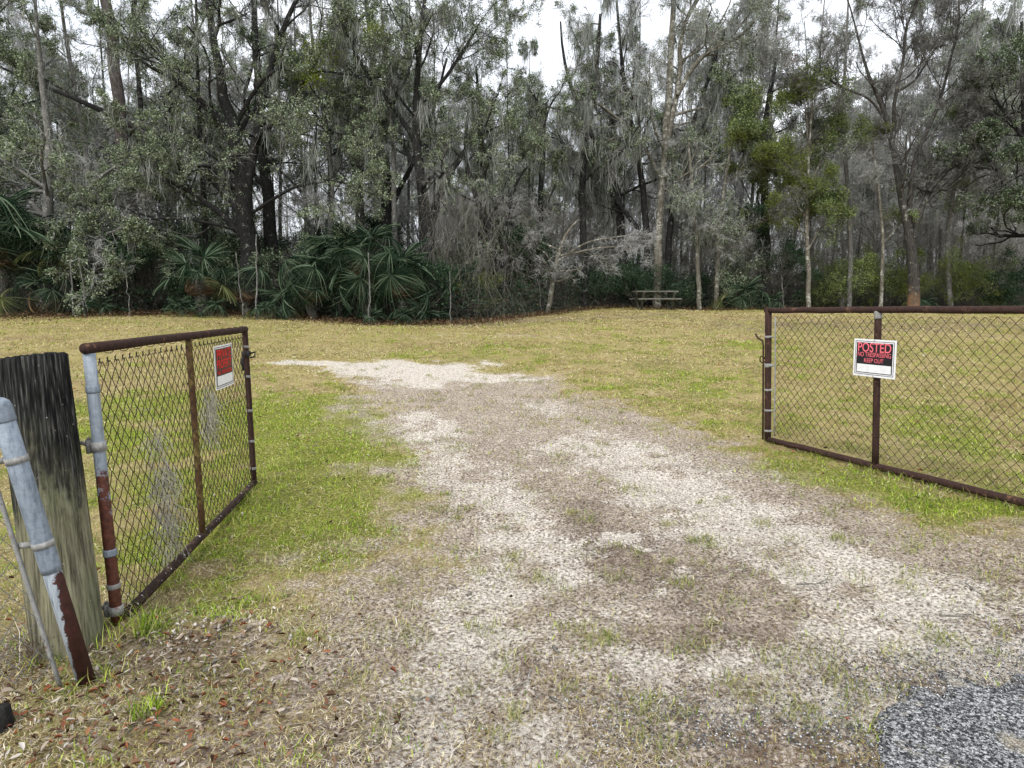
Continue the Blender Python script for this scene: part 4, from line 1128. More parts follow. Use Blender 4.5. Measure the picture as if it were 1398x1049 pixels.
# middle left
tree_at(109, 'live_oak', 25.5, [(592, 425, 26), (588, 360, 24), (580, 290, 20), (570, 220, 16), (566, 150, 12), (572, 70, 9), (585, -40, 5)],
        'dark oak with a V fork right of the palm cluster', 'bark_dark', 'twig_dark', 'leaf_grey',
        more=[(.6, [(586, 310, 17), (604, 255, 13), (628, 215, 10), (650, 185, 6), (690, 170, 3)]), (-.8, [(572, 200, 10), (540, 150, 8), (500, 100, 6), (470, 40, 4)]), (.4, [(570, 180, 10), (590, 130, 8), (620, 90, 5), (650, 40, 3)])],
        t0=.35, limbs=8, limb_len=3.0, leafn=34000, mossn=800, mosslen=(.3, 1.6))
tree_at(110, 'live_oak', 28.5, [(520, 425, 22), (525, 330, 20), (530, 240, 16), (520, 150, 12), (505, 60, 9), (495, -50, 5)],
        'leaning dark oak rising behind the palm cluster', leafm='leaf_grey', t0=.35, limbs=8, limb_len=3.2, leafn=24000, mossn=600,
        more=[(1, [(525, 300, 10), (560, 230, 8), (590, 160, 6), (610, 80, 4)]), (-1, [(528, 260, 10), (480, 200, 8), (430, 160, 5), (390, 90, 3)])])
tree_at(111, 'thin_tree', 27, [(493, 425, 12), (492, 320, 11), (494, 200, 10), (486, 90, 8), (480, -30, 5)],
        'straight dark stem above the left half of the palm cluster', leafm='leaf_grey', t0=.4, limbs=8, limb_len=2.2, leafn=9000, mossn=220)
tree_at(112, 'thin_tree', 26.5, [(535, 425, 12), (540, 320, 10), (537, 200, 8), (528, 100, 6), (520, 0, 4)],
        'slender tree over the middle of the palm cluster', 'bark_mid', 'twig', 'leaf_grey', t0=.4, limbs=8, limb_len=2.2, leafn=9000, mossn=240)
tree_at(113, 'thin_tree', 28, [(657, 425, 13), (657, 340, 12), (660, 250, 10), (655, 160, 7), (650, 90, 4)],
        'upright dark trunk under the opening of white sky', leafm='leaf_grey', t0=.4, limbs=8, limb_len=2.2, leafn=8000, mossn=260)
tree_at(114, 'leaning_tree', 26, [(685, 425, 16), (683, 370, 14), (668, 310, 11), (645, 260, 9), (632, 205, 7), (640, 150, 4)],
        'crooked tree leaning left below the white sky', 'bark_dark', 'twig', 'leaf_grey', more=[(.5, [(684, 390, 12), (696, 320, 10), (695, 270, 7), (712, 235, 5), (735, 215, 3)])],
        t0=.35, limbs=8, limb_len=2.0, leafn=13000, mossn=300)
tree_at(115, 'thin_tree', 28, [(738, 428, 11), (737, 340, 11), (739, 250, 10), (743, 150, 9), (744, 142, 7)],
        'dark trunk with a broken top right of the white sky', leafm='leaf_grey', t0=.45, limbs=9, limb_len=2.1, leafn=7000, mossn=380)
tree_at(116, 'white_barked_tree', 26.5, [(748, 430, 9), (752, 400, 9), (758, 365, 8), (764, 342, 7), (772, 318, 5), (790, 300, 3)],
        'small white-barked leaning tree left of the picnic table', 'bark_pale', 'twig', 'leaf_grey',
        more=[(-1, [(760, 358, 3), (800, 330, 2.5), (850, 322, 2), (900, 320, 1)]), (-.5, [(758, 365, 3), (740, 340, 2.5), (705, 336, 3), (680, 350, 1.5)]), (0, [(764, 342, 4), (720, 322, 3), (700, 300, 2)]), (-.6, [(762, 350, 4), (820, 338, 3), (870, 336, 1.5)])],
        t0=.3, limbs=8, limb_len=1.1, leafn=0, mossn=0, trop=.0, tw=4, fine=3)
tree_at(117, 'live_oak', 29.5, [(797, 428, 14), (797, 340, 13), (794, 250, 11), (800, 190, 11), (812, 120, 8), (820, 20, 5)],
        'dark straight oak left of the picnic table', leafm='leaf_grey', t0=.35, limbs=9, limb_len=3.0, leafn=12000, mossn=1000, mosslen=(.4, 2.0))
tree_at(118, 'live_oak', 30, [(884, 428, 13), (884, 330, 12), (880, 270, 11), (868, 200, 10), (850, 110, 7), (842, 0, 4)],
        'dark crooked oak behind the picnic table', leafm='leaf_oak', more=[(1, [(884, 330, 9), (862, 300, 8), (845, 280, 6), (820, 230, 3)])],
        t0=.35, limbs=9, limb_len=3.0, leafn=10000, mossn=900, mosslen=(.4, 2.0))
tree_at(119, 'live_oak', 29.6, [(897, 410, 17), (898, 350, 15), (903, 270, 13), (908, 200, 11), (914, 120, 12), (918, 40, 10), (922, -60, 6)],
        'tall oak with pale lichen-covered trunk directly behind the picnic table', 'bark_pale', 'twig', 'leaf_grey',
        more=[(.6, [(906, 225, 10), (918, 150, 10), (930, 110, 9), (928, 40, 7), (950, 0, 7), (985, -50, 4)]),
              (-.8, [(925, 130, 9), (945, 90, 8), (975, 65, 7), (1005, 55, 6), (1030, 30, 4)]), (0, [(905, 250, 8), (875, 190, 6), (830, 150, 5), (780, 120, 3)])],
        t0=.3, limbs=9, limb_len=3.0, leafn=12000, mossn=1000, mosslen=(.4, 2.0))
tree_at(120, 'live_oak', 30.2, [(912, 420, 13), (911, 340, 12), (918, 270, 10), (935, 200, 10), (960, 130, 7), (990, 40, 4)],
        'dark oak trunk touching the right side of the pale one', leafm='leaf_grey', t0=.35, limbs=9, limb_len=3., leafn=12000, mossn=1000, mosslen=(.4, 1.9))
tree_at(121, 'slim_tree', 28.6, [(956, 420, 9), (953, 375, 8), (952, 330, 7), (945, 260, 6), (940, 190, 4)],
        'slim pale-spotted tree first to the right of the picnic table', 'bark_pale', 'twig', 'leaf_grey', t0=.35, limbs=9, limb_len=1.7, leafn=5000, mossn=260)
tree_at(122, 'slim_tree', 28.8, [(977, 420, 10), (980, 370, 8), (980, 330, 7), (988, 260, 6), (1000, 190, 4)],
        'slim pale-spotted tree second to the right of the picnic table', 'bark_pale', 'twig', 'leaf_grey', more=[(.3, [(978, 400, 5), (990, 360, 4), (996, 320, 3)])],
        t0=.35, limbs=9, limb_len=1.9, leafn=7000, mossn=360)
tree_at(123, 'evergreen_tree', 29.5, [(1045, 420, 16), (1046, 330, 14), (1042, 240, 12), (1046, 150, 9), (1060, 80, 5)],
        'dark evergreen tree with low dense branches right of the picnic table', leafm='leaf_dark', t0=.2, limbs=11, limb_len=2.1, leafn=20000, mossn=420,
        extra=[('red_foliage', blob(3, 29.5, [(1040, 78, .8), (1078, 82, .6)], .08, 300, .4), 'leaf_red')])
tree_at(124, 'wax_myrtle', 28, [(1105, 418, 9), (1104, 370, 8), (1100, 300, 7), (1105, 220, 5), (1100, 150, 3)],
        'bright green leafy tree with slim pale stem behind the right gate end', 'bark_pale', 'twig_dark', 'leaf_green',
        more=[(0, [(1102, 300, 4), (1075, 260, 3), (1060, 200, 2), (1050, 140, 1)]), (.5, [(1102, 260, 4), (1130, 200, 3), (1150, 150, 2)]), (-.5, [(1103, 330, 3), (1085, 300, 2), (1060, 275, 1)]),
              (-.3, [(1104, 340, 3), (1120, 310, 2), (1140, 285, 1)]), (.2, [(1100, 240, 4), (1060, 215, 3), (1015, 185, 1)]), (-.4, [(1103, 220, 4), (1108, 160, 3), (1110, 110, 1)]), (.3, [(1098, 230, 3), (1030, 230, 2), (1005, 150, 1)])],
        t0=.35, limbs=9, limb_len=1.5, leafn=64000, mossn=0, spread=.09, leaf=.08, leafw=.038)
tree_at(125, 'slim_tree', 27.5, [(1203, 420, 7), (1204, 380, 6), (1206, 330, 5), (1200, 260, 4), (1190, 190, 3)],
        'very thin pale tree behind the centre bar of the right gate', 'bark_pale', 'twig', 'leaf_green', t0=.4, limbs=8, limb_len=1.4, leafn=4000, mossn=60)
tree_at(126, 'forked_tree', 27.0, [(1247, 420, 22), (1246, 370, 18), (1244, 325, 16), (1236, 300, 13), (1226, 240, 11), (1218, 180, 9), (1200, 130, 7), (1178, 100, 5), (1172, 40, 3), (1150, -20, 2)],
        'bare forked tree with orange-brown foot behind the right gate', 'bark_orange', 'twig_dark', 'leaf_green',
        more=[(.4, [(1245, 325, 13), (1252, 300, 11), (1268, 262, 9), (1285, 240, 8), (1308, 222, 6), (1330, 235, 3)]),
              (0, [(1243, 310, 10), (1243, 280, 10), (1240, 230, 7), (1262, 190, 6), (1284, 140, 5), (1300, 70, 4), (1315, 20, 3), (1300, -50, 2)]),
              (-.5, [(1220, 180, 7), (1222, 130, 6), (1232, 90, 5), (1238, 30, 4), (1265, -20, 2)]),
              (.3, [(1268, 262, 8), (1300, 225, 6), (1330, 190, 4), (1350, 150, 3)]), (0, [(1218, 180, 5), (1190, 135, 4), (1150, 120, 3), (1110, 95, 2)]), (.2, [(1226, 125, 5), (1250, 110, 4), (1268, 80, 3), (1290, 50, 2)])],
        t0=.3, limbs=12, limb_len=2.0, leafn=0, mossn=40, trop=.10, wander=.16, fine=6, ang=.7)
tree_at(127, 'evergreen_tree', 26.0, [(1425, 430, 30), (1422, 340, 26), (1410, 240, 20), (1400, 160, 15), (1396, 80, 8), (1395, 30, 4)],
        'dense dark green evergreen at the right edge', leafm='leaf_oak', t0=.2, limbs=12, limb_len=2.2, leafn=36000, mossn=80, leaf=.085, leafw=.04,
        more=[(0, [(1418, 300, 9), (1370, 250, 7), (1345, 210, 4)]), (.3, [(1405, 200, 8), (1370, 150, 6), (1350, 130, 3)])])
tree_at(128, 'slim_tree', 28.5, [(1300, 420, 9), (1292, 340, 8), (1300, 260, 7), (1318, 190, 5), (1330, 110, 3)],
        'pale leaning tree between the forked tree and the right-edge evergreen', 'bark_mid', 'twig', 'leaf_green', t0=.35, limbs=9, limb_len=1.9, leafn=8000, mossn=120, leaf_keep=.4)
tree_at(129, 'slim_tree', 29, [(1160, 420, 9), (1162, 340, 8), (1158, 260, 7), (1150, 170, 6), (1155, 70, 4), (1160, -40, 2)],
        'grey leafless tree between the bright green tree and the forked tree', 'bark_mid', 'twig', 'leaf_grey', t0=.35, limbs=9, limb_len=2.2, leafn=5000, mossn=260)
tree_at(130, 'live_oak', 31, [(850, 425, 18), (852, 330, 15), (840, 240, 12), (800, 170, 9), (770, 100, 6), (765, 30, 3)],
        'left-leaning oak hung with long moss between the dark straight oak and the table', leafm='leaf_grey', t0=.3, limbs=9, limb_len=3.2, leafn=14000, mossn=1100, mosslen=(.4, 2.2))
tree_at(131, 'slim_tree', 27.5, [(447, 425, 12), (450, 330, 10), (455, 240, 8), (440, 150, 7), (425, 60, 5), (420, -40, 3)],
        'grey-green tree behind the left palms, thick with moss', 'bark_mid', 'twig', 'leaf_grey', t0=.3, limbs=10, limb_len=2.4, leafn=20000, mossn=600, mosslen=(.3, 1.6))

# ------------------------------------------------------------------ deeper wood: copies of a few grown trees
def clone(src, loc, rz, sc, label=None):
    r = src.copy(); COL.objects.link(r); r.location = loc; r.rotation_euler = (0, 0, rz); r.scale = sc
    if label: r['label'] = label
    for ch in src.children:
        c = ch.copy(); COL.objects.link(c); c.parent = r
    return r
def proto(seed, name, h, r, label, cat, group, bark, twig, leafm, lean=.3, forks=1, **kw):
    rng = np.random.default_rng(seed)
    pts = [np.array([0., 0, 0])]; d = np.array([rng.normal(0, .04), rng.normal(0, .04), 1.])
    for k in range(6): d = d+np.array([rng.normal(0, .06), rng.normal(0, .06), 0])*lean*2; pts.append(pts[-1]+d*h/6)
    stems = [(pts, np.linspace(r, r*.2, 7))]
    for j in range(forks):
        i = rng.integers(2, 4); q = [pts[i]]; d2 = np.array([rng.normal(0, .5), rng.normal(0, .5), 1.])
        for k in range(4): d2 = d2+np.array([rng.normal(0, .1), rng.normal(0, .1), .1]); q.append(q[-1]+norm(d2[None])[0]*h/9)
        stems.append((q, np.linspace(r*.55, r*.15, 5)))
    return put_tree(name, (0, 0, 0), grow(seed, stems, **kw), label, cat, group, bark, twig, leafm)
GB = 'trees standing deeper in the wood'
kinds = [
    proto(201, 'background_tree', 15, .10, 'slender grey tree hung with moss deep in the wood', 'tree', GB, 'bark_mid', 'twig', 'leaf_grey', t0=.25, limbs=16, limb_len=2.4, leafn=9000, mossn=520, mosslen=(.4, 1.9), leaf=.10, leafw=.045, fine=4, mosswid=.022),
    proto(202, 'background_tree', 17, .12, 'dark-trunked leafy tree deep in the wood', 'tree', GB, 'bark_dark', 'twig_dark', 'leaf_oak', t0=.35, limbs=16, limb_len=3.0, leafn=15000, mossn=260, leaf=.10, leafw=.045, fine=3, mosswid=.022),
    proto(203, 'background_tree', 14, .09, 'thin bare tree with fine twigs deep in the wood', 'tree', GB, 'bark_mid', 'twig', 'leaf_grey', t0=.25, limbs=18, limb_len=2.0, leafn=0, mossn=160, fine=5, fine_r=.008, mosswid=.022),
    proto(204, 'background_tree', 16, .12, 'dark oak draped with long grey moss deep in the wood', 'tree', GB, 'bark_dark', 'twig', 'leaf_grey', forks=2, t0=.3, limbs=11, limb_len=3.2, leafn=9000, mossn=560, mosslen=(.5, 2.4), leaf=.10, leafw=.045, fine=3, mosswid=.022),
    proto(205, 'background_tree', 11, .08, 'thin leafy green tree deep in the wood', 'tree', GB, 'bark_mid', 'twig_dark', 'leaf_green', t0=.25, limbs=16, limb_len=2.0, leafn=13000, mossn=60, leaf=.10, leafw=.045, fine=3, leaf_keep=.4),
    proto(206, 'background_tree', 18, .11, 'straight dark pole-like tree deep in the wood', 'tree', GB, 'bark_dark', 'twig_dark', 'leaf_grey', lean=.12, forks=0, t0=.5, limbs=16, limb_len=1.8, leafn=7000, mossn=200, leaf=.10, leafw=.045, fine=3, mosswid=.022),
]
rng = np.random.default_rng(77)
spots = []
def scatter_trees():
    tries = 0
    while len(spots) < 165 and tries < 20000:
        tries += 1
        y = rng.uniform(0, 1)**1.25*46+.0; px = rng.uniform(-260, 1660)
        yy = 28.5+y; x = (px-W0/2)/F0*yy
        if yy < float(edge_y(x))+2.0: continue
        if 610 < px < 770 and yy < 40 and rng.random() < .7: continue
        if any((x-a)**2+(yy-b_)**2 < 1.1 for a, b_, _ in spots): continue
        spots.append((x, yy, px))
scatter_trees()
used = set()
for x, y, px in spots:
    pr = np.array([.16, .04, .44, .08, .06, .22])
    if px < 640: pr = np.array([.18, .18, .24, .10, .08, .22])
    if 1000 < px < 1180: pr = np.array([.14, .03, .42, .06, .15, .2])
    if px >= 1180: pr = np.array([.1, .02, .55, .02, .11, .2])
    k = int(rng.choice(6, p=pr/pr.sum()))
    s = rng.uniform(.75, 1.15)
    # crowns stay below the openings of white sky
    if px < 560: lo, hi = -90, 200
    elif px < 640: lo, hi = 0, 200
    elif px < 790: lo, hi = 75, 210
    elif px < 1180: lo, hi = -90, 120
    else: lo, hi = -60, 180
    Ht = (HOR-rng.uniform(lo, hi))/F0*y+.3
    s = min(1.25, Ht/[15.5, 17.5, 14.5, 16.5, 11.5, 18.][k])
    loc = Vector((x, y, float(gz(x, y))-.05)); sc = (s, s, s*rng.uniform(.95, 1.1)); rz = rng.uniform(0, 2*PI)
    if k not in used:
        used.add(k); kinds[k].location = loc; kinds[k].scale = sc; kinds[k].rotation_euler.z = rz
    else: clone(kinds[k], loc, rz, sc)
for i in range(60):
    y = rng.uniform(30.5, 44); px = rng.uniform(590, 1420); x = (px-W0/2)/F0*y
    if y < float(edge_y(x))+1.5: continue
    k = 5 if i % 3 == 0 else 2; Ht = (HOR-rng.uniform(40, 230))/F0*y+.3; sz = Ht/[0, 0, 14.5, 0, 0, 18.][k]
    if k in used: clone(kinds[k], Vector((x, y, float(gz(x, y))-.05)), rng.uniform(0, 6.28), (sz*.75, sz*.75, sz))
for k in range(6):
    if k not in used: kinds[k].location = (30+k, 50, 1.2)

# far wood, one mass of stems, twigs and leaves
def far_wood():
    rng = np.random.default_rng(31); n = 1500
    y = rng.uniform(62, 120, n); x = rng.uniform(-1.15, 1.15, n)*y; h = rng.uniform(8, 19, n)*np.where(np.arange(n) % 2, 1, .8)
    gap = np.exp(-((x/y*F0+W0/2-690)/90)**2); h = h*(1-.35*gap)
    K = 6; PP = np.empty((n, K, 3)); PP[:, 0] = np.stack([x, y, gz(x, y)], 1); d = np.stack([rng.normal(0, .06, n), rng.normal(0, .06, n), np.ones(n)], 1)
    for k in range(1, K):
        d = d+rng.normal(0, .04, (n, 3)); d[:, 2] = 1; PP[:, k] = PP[:, k-1]+d*(h/(K-1))[:, None]
    RR = rng.uniform(.05, .16, n)[:, None]*np.linspace(1, .25, K)[None]
    P1, R1, L1 = spawn(rng, PP, RR, 12, .15, 1, .8, 2.2, .35, 5, .2, .03)
    P2, R2, L2 = spawn(rng, P1, R1, 5, .1, 1, .8, 1.2, .5, 3, .2, 0, minr=.012)
    wood = merge([tubes(PP, RR, 5), tubes(P1, R1, 3), tubes(P2, R2, 3)])
    o = link('distant_wood', mesh_np('distant_wood', *wood), M['twig']); tag(o, kind='stuff', label='far grey mass of bare stems and branches closing the wood')  # pale twig colour on the far stems is painted haze
    m = 90000; p = along(rng, P2, m, .0, 1, .35); lv = leaves_at(rng, p, .22, .10)
    o = link('distant_foliage', mesh_np('distant_foliage', *lv), M['leaf_grey']); tag(o, kind='stuff', label='far grey-green foliage at the back of the wood')
far_wood()

# underbrush: tangle of stems, dead leaves and low foliage along and behind the field edge
def underbrush():
    rng = np.random.default_rng(41)
    n = 15000
    x = rng.uniform(-36, 36, n); dy = np.where(rng.random(n) < .6, rng.random(n)**1.5*8, rng.uniform(4, 34, n)); y = edge_y(x)+.7+dy
    left = sstep(2, -4, x)
    h = rng.uniform(.4, 2.6, n)*(1+.3*(dy > 1.5))*(.6+.7*fbm(x, y, .35, 2, 2)+.3)*(1-.35*(dy < 1))
    K = 7; PP = np.empty((n, K, 3)); PP[:, 0] = np.stack([x, y, gz(x, y)-.03], 1)
    d = np.stack([rng.normal(0, .35, n), rng.normal(0, .35, n), np.ones(n)], 1)
    for k in range(1, K):
        d = d+rng.normal(0, .28, (n, 3)); d[:, 2] -= .10*rng.random(n); PP[:, k] = PP[:, k-1]+norm(d)*(h/(K-1))[:, None]
    RR = rng.uniform(.004, .013, n)[:, None]*np.linspace(1, .35, K)[None]
    P1, R1, L1 = spawn(rng, PP, RR, 4, .2, 1, .8, .6, .6, 4, .35, 0, minr=.0035)
    wood = merge([tubes(PP, RR, 3), tubes(P1, R1, 3)])
    o = link('underbrush', mesh_np('underbrush', *wood), M['stem_brush']); tag(o, kind='stuff', label='tangled brown stems of undergrowth along the edge of the wood')
    k = PP[:, :, 0].mean(1) < 3
    p = np.concatenate([along(rng, PP[k], 95000, .05, 1, .22), along(rng, PP[~k], 42000, .05, .8, .2)])
    p[:, 2] = np.maximum(p[:, 2], gz(p[:, 0], p[:, 1])+.03)
    lv = leaves_at(rng, p, .085, .04)
    o = link('low_foliage', mesh_np('low_foliage', *lv), M['leaf_dark']); tag(o, kind='stuff', label='dark green low foliage of the undergrowth')
    p = along(rng, PP, 60000, .0, .9, .25); p[:, 2] = np.maximum(p[:, 2], gz(p[:, 0], p[:, 1])+.02)
    o = link('dead_foliage', mesh_np('dead_foliage', *leaves_at(rng, p, .07, .03)), M['leaf_brown']); tag(o, kind='stuff', label='dead brown leaves caught in the undergrowth')
    # litter along the foot of the wood
    q = 60000; x = rng.uniform(-32, 32, q); y = edge_y(x)+rng.normal(.8, 1.0, q); z = gz(x, y)+.02+rng.random(q)**3*.12
    v, f = leaves_at(rng, np.stack([x, y, z], 1), .09, .04, -.0); 
    o = link('edge_litter', mesh_np('edge_litter', v, f), M['leaf_brown']); tag(o, kind='stuff', label='brown leaf litter along the edge of the field')
underbrush()
def vines():
    rng = np.random.default_rng(43); n = 8500
    x = rng.uniform(-3, 27, n); y = edge_y(x)+rng.uniform(.8, 9, n); z = gz(x, y)+rng.uniform(1.2, 5.2, n); L = rng.uniform(.7, 3.0, n)
    K = 6; PP = np.empty((n, K, 3)); PP[:, 0] = np.stack([x, y, z], 1); d = np.stack([rng.normal(0, .3, n), rng.normal(0, .3, n), -np.ones(n)], 1)
    for k in range(1, K):
        d = d+rng.normal(0, .22, (n, 3)); PP[:, k] = PP[:, k-1]+norm(d)*(L/(K-1))[:, None]
    PP[:, :, 2] = np.maximum(PP[:, :, 2], gz(PP[:, :, 0], PP[:, :, 1]))
    RR = rng.uniform(.003, .009, n)[:, None]*np.linspace(1, .4, K)[None]
    P1, R1, L1 = spawn(rng, PP, RR, 3, .1, 1, .7, .6, .7, 4, .3, -.15, minr=.003)
    o = link('hanging_vines', mesh_np('hanging_vines', *merge([tubes(PP, RR, 3), tubes(P1, R1, 3)])), M['vine']); tag(o, kind='stuff', label='curtain of thin hanging vines and dead twigs on the right')
vines()

# shrubs: individual bushes along the edge
def bush(px, y, h, w, leafm, label, seed, n=9000):
    rng = np.random.default_rng(seed); b = foot(px, y); st = []
    for k in range(7):
        a = rng.uniform(0, 2*PI); q = [b]; d = np.array([math.cos(a)*w*.5, math.sin(a)*w*.5, h*.8])
        for j in range(3): q.append(b+d*(j+1)/3+rng.normal(0, .08, 3))
        st.append((q, [.02, .016, .012, .006]))
    wood, tw, lv, ms = grow(seed, st, t0=.1, limbs=7, limb_len=w*.45, sub=5, sub_len=.6, tw=4, fine=0, leafn=n, leaf=.08, leafw=.036, mossn=0, spread=.09, fine_r=.003)
    t = empty('shrub', b, label, 'shrub', 'shrubs along the edge of the wood')
    link('stems', mesh_np('stems', wood[0]-b, wood[1]), M['stem_brush'], t); link('twigs', mesh_np('twigs', tw[0]-b, tw[1]), M['stem_brush'], t)
    link('foliage', mesh_np('foliage', lv[0]-b, lv[1]), M[leafm], t)
for i, a in enumerate([(205, 24.2, 2.9, 2.4, 'leaf_dark', 'dark round shrub at the foot of the leaning pine'), (150, 24.6, 2.4, 2.4, 'leaf_dark', 'dark shrub just left of the pine'), (255, 24.6, 2.0, 2.0, 'leaf_dark', 'low dark shrub between pine and live oak'),
        (612, 24.6, 2.2, 1.7, 'leaf_dark', 'dark shrub right of the palm cluster'), (640, 25, 1.6, 1.8, 'leaf_green', 'small green shrub below the crooked leaning tree'), (690, 26.5, 1.4, 1.5, 'leaf_dark', 'low shrub left of the white-barked tree'),
        (850, 30.5, 2.6, 2.6, 'leaf_dark', 'dark shrub behind the left end of the picnic table'), (1060, 29, 2.8, 2.6, 'leaf_dark', 'dark shrub under the low-branched evergreen'), (1000, 29.5, 2.2, 2.2, 'leaf_grey', 'grey-green shrub beside the small palmetto, right of the table'),
        (1150, 29, 2.4, 2.4, 'leaf_green', 'green shrub behind the sign of the right gate'), (1330, 28.5, 2.6, 2.6, 'leaf_green', 'yellowish green shrub left of the right-edge evergreen'), (822, 30.2, 2.0, 2.4, 'leaf_dark', 'low dark shrub between the white-barked tree and the picnic table'), (872, 29.6, 1.5, 2.2, 'leaf_dark', 'low dark shrub directly behind the left half of the picnic table'), (925, 29.8, 1.6, 2.0, 'leaf_dark', 'low dark shrub directly behind the right half of the picnic table'), (455, 23.5, 2.2, 1.8, 'leaf_dark', 'dark shrub growing among the left palms of the cluster'), (525, 23.4, 2.4, 1.8, 'leaf_dark', 'dark shrub growing under the tallest fan palm'), (400, 24.2, 2.6, 2.2, 'leaf_oak', 'mid-green shrub between big live oak and palm cluster'), (580, 23.6, 2.2, 1.6, 'leaf_dark', 'dark shrub at the right foot of the palm cluster'), (1385, 27.5, 2.6, 2.2, 'leaf_dark', 'dark shrub at the right edge'),  # the three low dark shrubs are added as a black backdrop for the table
        (1210, 30.5, 2.8, 2.4, 'leaf_green', 'loose green shrub left of the forked tree'), (20, 25.4, 3.0, 3.0, 'leaf_dark', 'dark shrub behind the left-edge palm'), (100, 25.2, 2.6, 2.6, 'leaf_dark', 'dark shrub right of the left-edge palm')]):
    bush(*a, 300+i)

GS = 'shrubs deeper in the wood'
def deep_shrubs():
    rng = np.random.default_rng(91); pro = []
    for j, (lm, lab) in enumerate([('leaf_dark', 'dark evergreen shrub deep in the wood'), ('leaf_grey', 'grey-green shrub deep in the wood'), ('leaf_oak', 'mid-green shrub deep in the wood')]):
        st = []
        for k in range(8):
            a = rng.uniform(0, 2*PI); q = [np.zeros(3)]; d = np.array([math.cos(a)*1.3, math.sin(a)*1.3, 3.0])
            for i in range(3): q.append(d*(i+1)/3+rng.normal(0, .12, 3))
            st.append((q, [.03, .022, .015, .008]))
        wood, tw, lv, ms = grow(500+j, st, t0=.05, limbs=8, limb_len=1.2, sub=5, sub_len=.6, tw=4, fine=0, leafn=11000, leaf=.12, leafw=.055, mossn=0, spread=.12)
        t = empty('background_shrub', (0, 0, 0), lab, 'shrub', GS)
        link('stems', mesh_np('stems', *wood), M['stem_brush'], t); link('foliage', mesh_np('foliage', *lv), M[lm], t); pro.append(t)
    used = set(); n = 0
    while n < 46:
        yy = rng.uniform(26, 48); px = rng.uniform(-120, 640) if rng.random() < .62 else rng.uniform(640, 1520)
        x = (px-W0/2)/F0*yy
        if yy < float(edge_y(x))+2: continue
        k = int(rng.integers(0, 3)); s_ = rng.uniform(.7, 1.35)*(.8 if px > 640 else 1.1); n += 1
        loc = Vector((x, yy, float(gz(x, yy))-.05)); sc = (s_, s_, s_*rng.uniform(.8, 1.2)); rz = rng.uniform(0, 6.28)
        if k in used: clone(pro[k], loc, rz, sc)
        else: used.add(k); pro[k].location = loc; pro[k].scale = sc; pro[k].rotation_euler.z = rz
deep_shrubs()
# ------------------------------------------------------------------ palms
def fan(rng, R, n=40, spread=2.1, droop=.35, wid=.020):
    """a fan leaf in its own frame: stalk comes along +X, blade lies in XY, up is Z"""
    vs = []; fs = []; K = 6
    for i in range(n):
        a = -spread+2*spread*i/(n-1)+rng.normal(0, .03); L = R*(1-.22*(abs(a)/spread)**2)*rng.uniform(.88, 1.06)
        fold = .010 if i % 2 else -.010
        for k in range(K):
            t = k/(K-1); r = L*t; w = wid*R*(.35+1.0*t*2 if t < .35 else 1.05*(1-(t-.35)/.65)**.8+.05)
            z = -droop*L*t**2.6*(.6+.5*rng.random() if k == K-1 else .85)-abs(math.sin(a))*.0+.10*math.cos(a*2)*r*.3
            x, y = math.cos(a)*r, math.sin(a)*r; nx, ny = -math.sin(a), math.cos(a)
            vs.append((x-nx*w/2, y-ny*w/2, z+fold)); vs.append((x+nx*w/2, y+ny*w/2, z-fold))
        b = i*2*K
        for k in range(K-1): fs.append((b+2*k, b+2*k+1, b+2*k+3, b+2*k+2))
    return np.array(vs), np.array(fs)
def frond_mesh(seed, R, stalk, droop):
    rng = np.random.default_rng(seed); v, f = fan(rng, R, droop=droop)
    # stalk arcs outward from the crown along +X
    K = 6; s = np.array([[stalk*t, 0, .28*stalk*math.sin(t*1.6)] for t in np.linspace(0, 1, K)])
    tip = s[-1]; a = .25+droop*.8; c_, s_ = math.cos(a), math.sin(a)
    Rm = np.array([[c_, 0, s_], [0, 1, 0], [-s_, 0, c_]])
    v = v@Rm.T+tip
    sv, sf = tubes(s[None], np.linspace(.016, .009, K)[None], 4)
    vv, ff = merge([(v, f), (sv, sf)])
    return mesh_np('frond', vv, ff)
FR = [frond_mesh(1, .85, .9, .45), frond_mesh(2, .95, 1.1, .9), frond_mesh(3, .8, .8, .2), frond_mesh(4, .8, .75, 1.3)]
FO = [m.copy() for m in FR]
for m in FR: m.materials.append(M['palm'])
for m in FO: m.materials.append(M['palm_old'])
FD = [frond_mesh(11, .6, .5, 1.6), frond_mesh(12, .55, .45, 1.4)]
for m in FD: m.materials.append(M['leaf_brown'])
